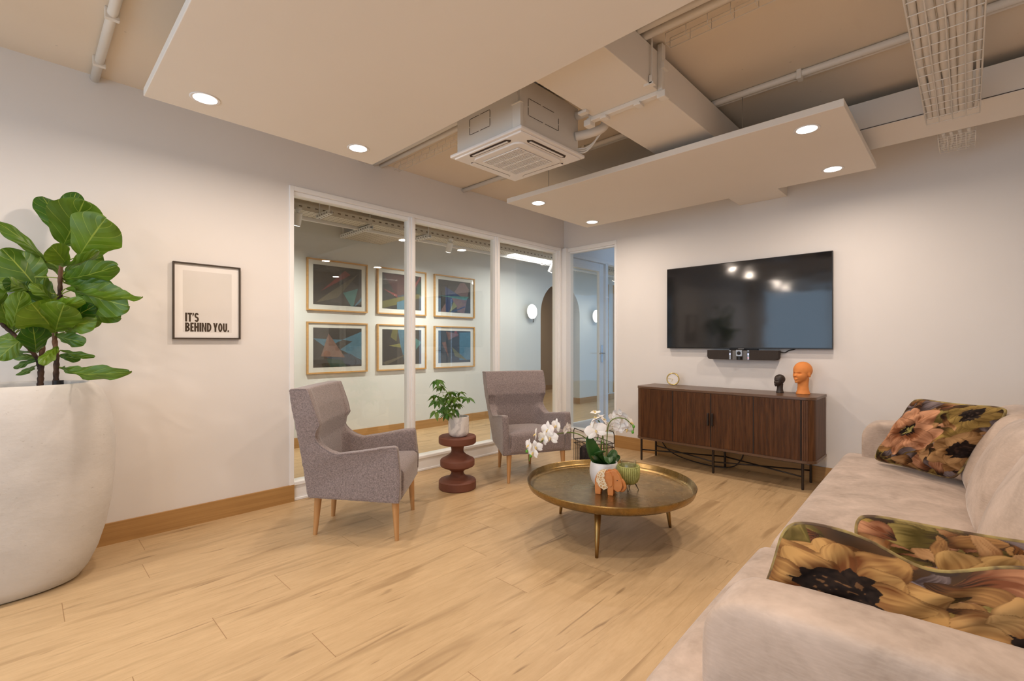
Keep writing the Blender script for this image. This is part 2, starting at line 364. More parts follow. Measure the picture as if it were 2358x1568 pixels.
    def build(s, name, mat, parent=None, smooth=False, bevel=0, seg=2, sub=0, solid=0, extra=None, autosmooth=None):
        me = bpy.data.meshes.new(name); off = wloc(parent)
        if off.length > 0: bmesh.ops.translate(s.bm, verts=s.bm.verts[:], vec=-off)
        bmesh.ops.recalc_face_normals(s.bm, faces=s.bm.faces[:])
        s.bm.to_mesh(me); s.bm.free()
        for m_ in (mat if isinstance(mat, (list, tuple)) else [mat]): me.materials.append(M[m_] if isinstance(m_, str) else m_)
        o = bpy.data.objects.new(name, me); COL.objects.link(o); o.parent = parent
        if smooth:
            for p in me.polygons: p.use_smooth = True
        if smooth == 'auto':
            me.set_sharp_from_angle(angle=math.radians(35))
        if solid: md = o.modifiers.new('s', 'SOLIDIFY'); md.thickness = solid; md.offset = 0
        if bevel: md = o.modifiers.new('b', 'BEVEL'); md.width = bevel; md.segments = seg; md.limit_method = 'ANGLE'; md.angle_limit = math.radians(40)
        if sub: md = o.modifiers.new('u', 'SUBSURF'); md.levels = sub; md.render_levels = sub
        return o
def tag(o, label=None, cat=None, group=None, kind=None):
    if label: o['label'] = label
    if cat: o['category'] = cat
    if group: o['group'] = group
    if kind: o['kind'] = kind
    return o
def thing(name, label, cat, loc=(0, 0, 0), group=None):
    o = bpy.data.objects.new(name, None); COL.objects.link(o); o.location = loc; o.empty_display_size = 0.05
    return tag(o, label, cat, group)
def struct(b, name, mat, parent=None, label=None, **kw):
    o = b.build(name, mat, parent, **kw)
    if parent is None: tag(o, label, None, None, 'structure')
    return o
def one(b, name, mat, label, cat, group=None, **kw): return tag(b.build(name, mat, None, **kw), label, cat, group)
def recenter(o):
    """put a single-mesh object's origin at the middle of its base"""
    me = o.data; n = len(me.vertices); co_ = np.empty(n * 3); me.vertices.foreach_get('co', co_); co_ = co_.reshape(-1, 3)
    c = (co_.min(0) + co_.max(0)) / 2; c[2] = co_[:, 2].min(); me.vertices.foreach_set('co', (co_ - c).ravel()); o.location = o.location + Vector(c)
def copy_tree(o, parent=None):
    c = o.copy(); COL.objects.link(c)
    if parent is not None: c.parent = parent
    for ch in [k for k in bpy.data.objects if k.parent == o]: copy_tree(ch, c)
    return c
def bake(o):
    dg = bpy.context.evaluated_depsgraph_get(); dg.update(); me = bpy.data.meshes.new_from_object(o.evaluated_get(dg)); o.modifiers.clear(); old = o.data; o.data = me
    return o
def remesh(o, voxel, smooth=6, sub=0):
    md = o.modifiers.new('r', 'REMESH'); md.mode = 'VOXEL'; md.voxel_size = voxel; md.use_smooth_shade = True
    md = o.modifiers.new('sm', 'SMOOTH'); md.factor = 0.5; md.iterations = smooth
    bake(o)
    for p in o.data.polygons: p.use_smooth = True
    return o
def spline(pts, n=8):
    """Catmull-Rom through points"""
    pts = [Vector(p) for p in pts]; out = []
    for i in range(len(pts) - 1):
        p0 = pts[max(0, i - 1)]; p1 = pts[i]; p2 = pts[i + 1]; p3 = pts[min(len(pts) - 1, i + 2)]
        for k in range(n):
            t = k / n; out.append(0.5 * ((2 * p1) + (p2 - p0) * t + (2 * p0 - 5 * p1 + 4 * p2 - p3) * t * t + (3 * p1 - p0 - 3 * p2 + p3) * t ** 3))
    out.append(pts[-1]); return out
# ================================================================== THE ROOM
CZ = 2.73; WY0, WZ = -3.33, 2.36
b = B(); b.box((-4.2, -7.1, -0.06), (5.2, 8.0, 0)); struct(b, 'floor', 'floor', label='light oak plank floor running towards the corridor')
b = B(); b.box((-4.2, -7.1, CZ), (5.2, 8.0, CZ + 0.1)); struct(b, 'ceiling', 'ceil', label='beige painted board ceiling above the hanging panels')
b = B(); b.box((-0.10, -7.1, 0), (0, WY0, CZ)); b.box((-0.10, WY0, WZ), (0, 0.10, CZ)); struct(b, 'wall_left', 'wall')
b = B(); b.box((0.755, 0, 0), (5.2, 0.10, CZ)); b.box((0.0, 0.0, WZ), (0.755, 0.10, CZ)); struct(b, 'wall_far', 'wall')
b = B(); b.box((5.1, -7.1, 0), (5.2, 0, CZ)); struct(b, 'wall_right', 'wall')
b = B(); b.box((-0.1, -7.2, 0), (0.25, -7.1, CZ)); b.box((4.2, -7.2, 0), (5.2, -7.1, CZ)); b.box((0.25, -7.2, 2.45), (4.2, -7.1, CZ)); b.box((0.25, -7.2, 0), (4.2, -7.1, 0.25)); struct(b, 'wall_near', 'wall')
# window behind the camera
w = thing('window_3', None, None, (0.25, -7.15, 0.25)); w['kind'] = 'structure'
b = B()
for x in (0.25, 1.55, 2.87, 4.15): b.box((x, -7.18, 0.25), (x + 0.05, -7.12, 2.45))
b.box((0.25, -7.18, 0.25), (4.2, -7.12, 0.30)); b.box((0.25, -7.18, 2.40), (4.2, -7.12, 2.45)); b.build('window_frame', 'white', w)
b = B(); b.box((0.3, -7.155, 0.3), (4.15, -7.149, 2.4)); b.build('pane', 'glass', w)
# skirtings
b = B(); b.box((0.0, -7.1, 0), (0.016, WY0 + 0.032, 0.125)); struct(b, 'baseboard_left', 'skirt_y')
b = B(); b.box((0.735, -0.016, 0), (5.1, 0.0, 0.135)); struct(b, 'baseboard_far', 'skirt_x')
# glazed partition of three panes between room and corridor
w = thing('window_1', None, None, (-0.05, -1.65, 0)); w['kind'] = 'structure'
b = B(); b.box((-0.105, WY0, 0.0), (0.012, WY0 + 0.032, WZ)); b.box((-0.105, WY0 + 0.032, WZ - 0.034), (0.012, -0.07, WZ)); b.box((-0.085, WY0 + 0.032, WZ - 0.062), (-0.015, -0.07, WZ - 0.034))
b.build('window_frame', 'white', w, bevel=0.003)
for y0, y1 in ((-2.285, -2.20), (-1.20, -1.112)):
    b = B(); b.box((-0.085, y0 + 0.008, 0.14), (-0.005, y1 - 0.008, WZ - 0.034)); b.box((-0.105, y0 + 0.030, 0.14), (0.010, y1 - 0.030, WZ - 0.034)); b.build('mullion', 'white', w, bevel=0.003)
b = B(); b.box((-0.085, -0.128, 0.0), (-0.005, -0.04, WZ)); b.box((-0.10, -0.105, 0.0), (0.010, -0.07, WZ)); b.box((-0.10, -0.05, 0), (0.07, 0.10, WZ)); b.box((0.0, -0.012, 0), (0.05, 0.0, WZ)); b.build('corner_post', 'white', w, bevel=0.003)
for y0, y1 in ((WY0 + 0.032, -2.277), (-2.208, -1.192), (-1.12, -0.128)):
    b = B(); b.box((-0.050, y0, 0.14), (-0.042, y1, WZ - 0.06)); b.build('pane', 'glass', w)
b = B(); b.box((-0.09, WY0 + 0.032, 0), (-0.004, -0.05, 0.135)); b.box((-0.10, WY0 + 0.032, 0.0), (0.004, -0.05, 0.020)); b.box((-0.10, WY0 + 0.032, 0.115), (0.008, -0.05, 0.142)); struct(b, 'trim_1', 'white', bevel=0.004)
# narrow window in the far wall
w = thing('window_2', None, None, (0.40, 0.05, 0)); w['kind'] = 'structure'
b = B(); b.box((0.07, -0.012, WZ - 0.045), (0.755, 0.10, WZ)); b.box((0.728, -0.012, 0.0), (0.757, 0.10, WZ - 0.045)); b.box((0.07, 0.02, WZ - 0.062), (0.728, 0.08, WZ - 0.045)); b.build('window_frame', 'white', w, bevel=0.003)
b = B(); b.box((0.072, 0.040, 0.14), (0.727, 0.047, WZ - 0.06)); b.build('pane', 'glass', w)
b = B(); b.box((0.05, -0.004, 0), (0.728, 0.09, 0.118)); b.box((0.05, -0.010, 0), (0.728, 0.09, 0.02)); b.box((0.05, -0.014, 0.112), (0.728, 0.10, 0.14)); struct(b, 'trim_2', 'white', bevel=0.004)
# hall partition beyond the far wall: bulkhead, frame, glass door and fixed glass, all in line with the left wall
b = B(); b.box((-0.10, 0.10, 2.345), (-0.01, 5.2, CZ)); struct(b, 'wall_hall', 'daylit_paint')
b = B(); b.box((-0.09, 0.10, 2.29), (0.005, 5.2, 2.345)); b.box((-0.09, 0.94, 0.0), (0.005, 1.00, 2.30)); b.box((-0.09, 0.10, 0), (0.0, 0.118, 2.30)); b.box((-0.09, 2.6, 0.0), (0.005, 2.65, 2.30)); b.box((-0.09, 1.0, 0), (0.005, 5.2, 0.12)); struct(b, 'trim_3', 'daylit_paint', bevel=0.003)
b = B(); b.box((-0.05, 1.0, 0.12), (-0.043, 2.6, 2.29)); struct(b, 'window_4', 'glass')
d = thing('door_1', 'glass door in a frame tinted daylight blue seen through the narrow window', None, (-0.04, 0.12, 0.01)); d['kind'] = 'structure'
b = B(); y0, y1, z0, z1 = 0.122, 0.918, 0.05, 2.280
b.box((-0.062, y0, z0), (-0.018, y0 + 0.085, z1)); b.box((-0.062, y1 - 0.10, z0), (-0.018, y1, z1)); b.box((-0.062, y0 + 0.085, z0), (-0.018, y1 - 0.10, 0.155)); b.box((-0.062, y0 + 0.085, 2.175), (-0.018, y1 - 0.10, z1))
b.build('door_frame', 'daylit_paint', d, bevel=0.004)
b = B(); b.box((-0.044, y0 + 0.08, 0.15), (-0.037, y1 - 0.09, 2.18)); b.build('pane', 'glass', d)
b = B(); b.box((-0.018, 0.850, 0.92), (-0.008, 0.890, 1.16)); b.tube([(-0.01, 0.87, 1.045), (0.035, 0.87, 1.045), (0.04, 0.86, 1.045), (0.04, 0.74, 1.045)], 0.009); b.build('door_handle', 'chrome', d, bevel=0.003)
# hall right of the partition: side wall
b = B(); b.box((0.8, 0.10, 0), (0.9, 0.9, CZ)); struct(b, 'wall_hall_right', 'daylit_paint')
# ---------------- corridor
AX = -1.82
def arch_wall():
    b = B(); ya, yb, top = 1.681, 2.855, 2.296; r = (yb - ya) / 2; yc = (ya + yb) / 2; zs = top - r
    for x0, x1 in ((AX - 0.35, AX),):
        n = 24; arc = [(yc - r * math.cos(PI * i / n), zs + r * math.sin(PI * i / n)) for i in range(n + 1)]
        b.box((x0, -7.1, 0), (x1, ya, CZ)); b.box((x0, yb, 0), (x1, 8.0, CZ))
        for i in range(n):
            (p, q), (p2, q2) = arc[i], arc[i + 1]
            b.poly([(x0, p, q), (x0, p2, q2), (x0, p2, CZ), (x0, p, CZ)], (x1 - x0, 0, 0))
    struct(b, 'wall_corridor', 'corr')
arch_wall()
b = B(); b.box((-4.2, 0.6, 0), (-4.1, 8.0, CZ)); b.box((-4.1, 0.6, 0), (AX - 0.35, 0.7, CZ)); b.box((-4.1, 7.9, 0), (AX - 0.35, 8.0, CZ)); b.box((-4.15, 0.6, 2.62), (AX - 0.35, 8.0, 2.68)); struct(b, 'wall_archway_room', 'archback')
b = B(); b.box((AX, -7.1, 0), (AX + 0.015, 1.681, 0.115)); b.box((AX, 2.855, 0), (AX + 0.015, 8.0, 0.115)); b.box((AX - 0.35, 2.84, 0), (AX + 0.015, 2.855, 0.115)); b.box((-4.1, 0.7, 0), (-4.085, 7.9, 0.115)); struct(b, 'baseboard_corridor', 'skirt_y')
b = B(); b.box((AX - 0.2, -7.2, 0), (-0.1, -7.1, CZ)); struct(b, 'wall_corridor_near', 'corr')

# ================================================================== CEILING PANELS AND DOWNLIGHTS
PZB = 2.385
def ceiling_panel(x0, x1, y0, y1, label, cat='ceiling panel', group='hanging ceiling panels'):
    t = thing('ceiling_panel', label, cat, ((x0 + x1) / 2, (y0 + y1) / 2, PZB), group)
    b = B(); b.box((x0, y0, PZB), (x1, y1, PZB + 0.04)); b.build('board', 'panel', t, bevel=0.003)
    for x in (x0 + 0.30, x1 - 0.55):
        for y in (y0 + 0.2, y1 - 0.2):
            b = B(); b.tube([(x, y, PZB + 0.038), (x, y, CZ)], 0.0022, 6); b.build('hanging_wire', 'chrome', t)
    return t
ceiling_panel(0.745, 3.185, -4.30, -3.07, 'white ceiling panel over the planter, nearest the camera')
ceiling_panel(0.785, 3.185, -1.82, -0.63, 'white ceiling panel in front of the screen wall, under the big duct')
ceiling_panel(0.745, 3.185, -6.6, -5.4, 'white ceiling panel behind the camera')
def downlight():
    t = thing('downlight', 'x', 'ceiling light', (0, 0, 0), 'round recessed downlights')
    b = B(); b.lathe([(0.050, -0.001), (0.062, -0.004), (0.066, -0.001), (0.064, 0.0005)], n=32); b.build('trim_ring', 'plastic', t, smooth=True)
    b = B(); b.lathe([(0, -0.0015), (0.051, -0.0015), (0.051, 0.0004), (0, 0.0004)], n=32); b.build('diffuser', 'lamp', t)
    return t
LP = [((0.935, -4.085), 'downlight above the potted fig tree, nearest the left wall'), ((0.927, -3.27), 'downlight at the corner of the near panel beside the pipes'),
      ((2.99, -3.27), 'downlight at the top edge of the photo, in the near panel'), ((2.99, -4.10), 'downlight in the near panel, hidden above the photo'),
      ((0.985, -1.635), 'downlight in the far panel beside the air conditioner'), ((0.955, -0.785), 'downlight in the far panel nearest the room corner'),
      ((2.985, -1.645), 'downlight in the far panel nearest the cable tray, the larger of two'), ((2.965, -0.82), 'downlight in the far panel above the right end of the screen'),
      ((0.94, -6.3), 'downlight behind the camera, left rear'), ((0.94, -5.7), 'downlight behind the camera, left front'), ((2.98, -6.3), 'downlight behind the camera, right rear'), ((2.98, -5.7), 'downlight behind the camera, right front')]
dl0 = None
for i, ((x, y), lab) in enumerate(LP):
    o = downlight() if dl0 is None else copy_tree(dl0); dl0 = dl0 or o
    o.location = (x, y, PZB); o['label'] = lab
    area('downlight_lamp', (x, y, PZB - 0.006), (0, 0, 0), 0.10, 0.10, 9.8, LAMP, 'DISK')

# ================================================================== AIR CONDITIONER (ceiling cassette)
def ac():
    z0 = 2.333; x0, x1, y0, y1 = 1.295, 1.905, -2.845, -2.255; cx, cy = (x0 + x1) / 2, (y0 + y1) / 2
    t = thing('air_conditioner', 'square ceiling cassette air conditioner with slatted grille', 'air conditioner', (cx, cy, z0))
    b = B(); b.box((x0 + 0.035, y0 + 0.03, z0 + 0.03), (x1 - 0.03, y1 - 0.03, 2.655)); b.build('housing', 'cream', t, bevel=0.004)
    b = B(); b.box((x0, y0, z0 + 0.010), (x1, y1, z0 + 0.030)); b.box((x0 + 0.02, y0 + 0.02, z0 + 0.0), (x1 - 0.02, y1 - 0.02, z0 + 0.012)); b.build('cover_plate', 'plastic', t, bevel=0.008, seg=3)
    # centre grille with rounded corners
    def rr(hx, r, n=6):
        out = []
        for sx, sy, a0 in ((1, 1, 0), (-1, 1, PI / 2), (-1, -1, PI), (1, -1, 3 * PI / 2)):
            for k in range(n + 1): a = a0 + PI / 2 * k / n; out.append((cx + sx * (hx - r) + r * math.cos(a), cy + sy * (hx - r) + r * math.sin(a)))
        return out
    b = B(); b.poly([(x, y, z0 - 0.010) for x, y in rr(0.205, 0.05)], (0, 0, 0.012)); b.build('grille_frame', 'plastic', t, bevel=0.004)
    b = B(); b.box((cx - 0.150, cy - 0.150, z0 - 0.0125), (cx + 0.150, cy + 0.150, z0 - 0.0095)); gr = b.build('grille', 'creamdark', t)
    b = B()
    for k in range(25): x = cx - 0.150 + 0.3 * k / 24; b.box((x - 0.0036, cy - 0.15, z0 - 0.016), (x + 0.0036, cy + 0.15, z0 - 0.0122))
    for k in range(5): y = cy - 0.15 + 0.3 * k / 4; b.box((cx - 0.152, y - 0.004, z0 - 0.0165), (cx + 0.152, y + 0.004, z0 - 0.0123))
    b.build('slats', 'plastic', gr)
    for k in range(4):
        a = k * PI / 2; R = Matrix.Rotation(a, 3, 'Z'); c = Vector((cx, cy, 0))
        def q(x, y, z): v = R @ Vector((x, y, 0)); return (cx + v.x, cy + v.y, z)
        b = B(); b.poly([q(-0.155, 0.223, z0 - 0.0015), q(0.155, 0.223, z0 - 0.0015), q(0.175, 0.238, z0 - 0.0015), q(0.155, 0.262, z0 - 0.0015), q(-0.155, 0.262, z0 - 0.0015), q(-0.175, 0.238, z0 - 0.0015)], (0, 0, 0.004)); sl = b.build('air_outlet', 'creamdark', t)
        b = B()
        if k in (2, 3): b.poly([q(-0.15, 0.232, z0 - 0.004), q(0.15, 0.232, z0 - 0.004), q(0.15, 0.247, z0 - 0.004), q(-0.15, 0.247, z0 - 0.004)], (0, 0, 0.002))
        else: b.poly([q(-0.165, 0.222, z0 - 0.004), q(0.165, 0.222, z0 - 0.004), q(0.165, 0.262, z0 - 0.004), q(-0.165, 0.262, z0 - 0.004)], (0, 0, 0.002))
        b.build('louvre', 'plastic', sl)
    # access panel outlines on the two visible sides
    b = B(); ys = y0 + 0.0285
    def dash(p, q):
        p, q = Vector(p), Vector(q)
        for s, e in ((0.02, 0.46), (0.54, 0.98)): b.tube([p.lerp(q, s), p.lerp(q, e)], 0.0016, 4)
    # front (facing -Y) side
    za, zb = 2.45, 2.545
    for X0, X1 in ((x0 + 0.155, x0 + 0.335),):
        dash((X0, ys, za), (X1, ys, za)); dash((X0, ys, zb), (X1, ys, zb)); dash((X0, ys, za), (X0, ys, zb)); dash((X1, ys, za), (X1, ys, zb))
    b.build('cutout_mark', 'creamdark', t); b = B()
    xs = x1 - 0.0285
    for Y0, Y1 in ((y0 + 0.09, y0 + 0.36),):
        dash((xs, Y0, za), (xs, Y1, za)); dash((xs, Y0, zb), (xs, Y1 - 0.04, zb)); dash((xs, Y0, za), (xs, Y0, zb)); dash((xs, Y1, za), (xs, Y1, zb - 0.02))
    b.build('cutout_mark', 'creamdark', t)
    b = B(); b.box((x1 - 0.075, y0 + 0.010, 2.36), (x1 - 0.015, y0 + 0.032, 2.50)); b.box((x1 - 0.08, y0 + 0.004, 2.492), (x1 - 0.01, y0 + 0.03, 2.50)); b.build('mounting_bracket', 'cream', t, bevel=0.002)
    b = B(); b.tube([(x1 - 0.045, y0 + 0.016, 2.49), (x1 - 0.045, y0 + 0.016, CZ)], 0.005, 8); b.build('hanging_rod', 'cream', t)
    b = B(); b.tube([(x1 - 0.03, y1 - 0.05, 2.60), (x1 + 0.05, y1 - 0.03, 2.61), (x1 + 0.10, y1 + 0.0, 2.63), (x1 + 0.13, y1 + 0.05, 2.69), (x1 + 0.13, y1 + 0.07, CZ)], 0.026, 12); b.build('refrigerant_pipe', 'cream', t, smooth=True)
    b = B(); b.tube(spline([(x1 - 0.03, y1 - 0.06, 2.47), (x1 + 0.05, y1 - 0.01, 2.485), (x1 + 0.11, y1 + 0.03, 2.51), (x1 + 0.125, y1 + 0.05, 2.56)]), 0.027, 12); b.build('drain_pipe', 'cream', t, smooth=True)
    for k in range(3):
        b = B(); o_ = 0.012 * k; b.tube(spline([(x1 - 0.035, y1 - 0.04, 2.375 + o_), (x1 + 0.01, y1 + 0.0, 2.385 + o_), (x1 + 0.06, y1 + 0.03, 2.45), (x1 + 0.10 + o_, y1 + 0.04, 2.53), (x1 + 0.115 + o_, y1 + 0.03, 2.62), (x1 + 0.12 + o_, y1 + 0.02, CZ)]), 0.0055, 6); b.build('cable', 'cream', t, smooth=True)
ac()

# ================================================================== DUCTS
t = thing('air_duct', 'large square white duct running above the far panel to the screen wall', 'duct', (2.285, -1.6, 2.485))
b = B(); b.box((2.085, -3.6, 2.485), (2.485, 0.0, 2.688)); b.build('duct_body', 'panel', t, bevel=0.003)
fy = -2.42
b = B(); b.box((2.045, fy - 0.018, 2.462), (2.515, fy + 0.018, 2.485)); b.box((2.485, fy - 0.018, 2.485), (2.512, fy + 0.018, 2.72)); b.box((2.058, fy - 0.018, 2.485), (2.085, fy + 0.018, 2.70)); b.box((2.485, fy - 0.026, 2.440), (2.530, fy + 0.026, 2.475)); b.box((2.03, fy - 0.026, 2.440), (2.075, fy + 0.026, 2.475)); b.build('joint_flange', 'cream', t, bevel=0.003)
for x in (2.16, 2.37):
    b = B(); b.box((x - 0.018, fy - 0.026, 2.448), (x + 0.018, fy + 0.026, 2.464)); b.box((x + 0.010, fy - 0.03, 2.444), (x + 0.024, fy - 0.005, 2.452)); b.build('flange_clip', 'cream', t, bevel=0.002)
b = B(); b.box((2.505, fy - 0.026, 2.585), (2.525, fy + 0.026, 2.62)); b.build('flange_clip', 'cream', t, bevel=0.002)
b = B(); b.tube([(2.497, fy - 0.10, 2.50), (2.497, fy - 0.10, CZ)], 0.005, 8); b.box((2.46, fy - 0.115, 2.474), (2.512, fy - 0.085, 2.486)); b.box((2.49, fy - 0.115, 2.48), (2.504, fy - 0.085, 2.52)); b.build('hanging_rod', 'cream', t)
b = B(); b.tube([(2.073, fy - 0.10, 2.50), (2.073, fy - 0.10, CZ)], 0.005, 8); b.box((2.055, fy - 0.115, 2.470), (2.11, fy - 0.085, 2.484)); b.build('hanging_rod', 'cream', t)
t = thing('air_duct', 'flat white duct crossing behind the far panel under the wire cable tray', 'duct', (3.9, -0.9, 2.50))
b = B(); b.box((2.72, -1.095, 2.50), (5.0, -0.695, 2.675)); b.build('duct_body', 'panel', t, bevel=0.002)
b = B(); b.box((2.72, -1.099, 2.504), (5.0, -1.095, 2.507)); b.build('seam', 'creamdark', t)

# ================================================================== CONDUITS ON THE CEILING
def pipe(name, label, pts, r, group=None, clamps=(), cat='pipe'):
    t = thing(name, label, cat, pts[0], group)
    b = B(); b.tube(pts, r, 12); b.build('pipe_run', 'cream', t, smooth=True)
    for c in clamps:
        c = Vector(c); b = B(); alongx = abs(pts[1][0] - pts[0][0]) > abs(pts[1][1] - pts[0][1])
        w_ = Vector((0.012, r + 0.006, 0)) if alongx else Vector((r + 0.006, 0.012, 0))
        b.box((c.x - w_.x, c.y - w_.y, c.z - r - 0.004), (c.x + w_.x, c.y + w_.y, CZ)); b.build('clamp', 'cream', t, bevel=0.002)
    return t
pipe('conduit', 'ceiling conduit above the potted fig tree, running out from the left wall', [(0.01, -4.42, 2.707), (1.6, -4.42, 2.707)], 0.021, 'ceiling conduits', [(0.25, -4.42, 2.705), (0.78, -4.42, 2.705)])
pipe('conduit', 'long ceiling conduit crossing from the left wall to the cable tray', [(0.0, -1.645, 2.7105), (5.0, -1.645, 2.7105)], 0.019, 'ceiling conduits', [(1.47, -1.645, 2.70), (2.95, -1.645, 2.70)])
pipe('conduit', 'thin conduit running beside the long ceiling conduit', [(0.5, -1.60, 2.712), (5.0, -1.60, 2.712)], 0.011, 'ceiling conduits')
for i, (y, r, lab) in enumerate(((-2.63, 0.0205, 'thick pipe nearest the edge of the near panel'), (-2.565, 0.0205, 'second pipe behind the edge of the near panel'), (-2.70, 0.0205, 'pipe above the edge of the near panel'), (-2.77, 0.020, 'farthest hidden pipe above the near panel'))):
    pipe('pipe', lab, [(0.0, y, CZ - r), (2.3, y, CZ - r), (3.4, y + 0.03, CZ - r), (4.6, y, CZ - r)], r, 'ceiling pipes')
def mesh_tray(name, label, x0, x1, y0, y1, z, h, along='y', n_long=5, pitch=0.05, r=0.0022, group=None):
    b = B()
    if along == 'y':
        for k in range(n_long): x = x0 + (x1 - x0) * k / (n_long - 1); b.tube([(x, y0, z), (x, y1, z)], r * 1.3, 5)
        for x in (x0, x1):
            for zz in (z + h * 0.5, z + h): b.tube([(x, y0, zz), (x, y1, zz)], r * 1.3, 5)
        m = int((y1 - y0) / pitch)
        for k in range(m + 1): y = y0 + (y1 - y0) * k / m; b.tube([(x0, y, z + h), (x0, y, z), (x1, y, z), (x1, y, z + h)], r, 5)
    else:
        for k in range(n_long): y = y0 + (y1 - y0) * k / (n_long - 1); b.tube([(x0, y, z), (x1, y, z)], r * 1.3, 5)
        for y in (y0, y1): b.tube([(x0, y, z + h), (x1, y, z + h)], r * 1.3, 5)
        m = int((x1 - x0) / pitch)
        for k in range(m + 1): x = x0 + (x1 - x0) * k / m; b.tube([(x, y0, z + h), (x, y0, z), (x, y1, z), (x, y1, z + h)], r, 5)
    return one(b, name, 'cream', label, 'cable tray', group, smooth=True)
mesh_tray('cable_tray', 'narrow wire tray beside the pipes at the edge of the near panel', 0.1, 2.02, -2.50, -2.45, 2.665, 0.05, 'x', 2, 0.10, 0.0015, 'wire cable trays')
TZ = 2.425
mesh_tray('cable_tray', 'narrow wire tray behind the near panel at the top edge of the photo', 2.56, 4.0, -2.50, -2.45, 2.665, 0.05, 'x', 2, 0.10, 0.0015, 'wire cable trays')
mesh_tray('cable_tray', 'wide wire cable tray full of cables at the top right', 3.468, 3.684, -3.6, -1.13, TZ, 0.055, 'y', 5, 0.095, 0.0024, 'wire cable trays')
mesh_tray('cable_tray', 'short end of a wire cable tray behind the flat duct', 3.50, 3.672, -0.66, -0.33, 2.485, 0.05, 'y', 5, 0.045, 0.0022, 'wire cable trays')
random.seed(4)
cab = [(3.484, .0120), (3.510, .0135), (3.536, .0125), (3.563, .0135), (3.590, .0120), (3.617, .0140), (3.645, .0130), (3.667, .0065)]
nm = ['leftmost', 'second from the left', 'third from the left', 'fourth from the left', 'fifth from the left', 'third from the right', 'second from the right', 'rightmost, thin']
for i, (x, r) in enumerate(cab):
    pts = []; y = -3.55
    while y < -1.16:
        pts.append((x + random.uniform(-.004, .004), y, TZ + r + 0.006 + random.uniform(0, .010))); y += 0.28
    pts.append((x, -1.14, TZ + r + 0.022)); 
    if r > 0.012 or i % 2: pts += [(x + .005, -1.118, TZ + 0.06), ]
    b = B(); b.tube(spline(pts, 5), r, 8); c = one(b, 'cable', 'cream', 'white cable lying in the wide wire tray, ' + nm[i], 'cable', 'cables in the wide wire tray', smooth=True)
for i, x in enumerate((3.525, 3.56, 3.60, 3.64)):
    b = B(); b.tube(spline([(x, -0.68, 2.505), (x + .006, -0.55, 2.50), (x - .004, -0.40, 2.503), (x, -0.34, 2.50)], 5), 0.010, 8); one(b, 'cable', 'cream', 'white cable in the short tray behind the flat duct, number %s from the left' % ('one', 'two', 'three', 'four')[i], 'cable', 'cables in the short wire tray', smooth=True)
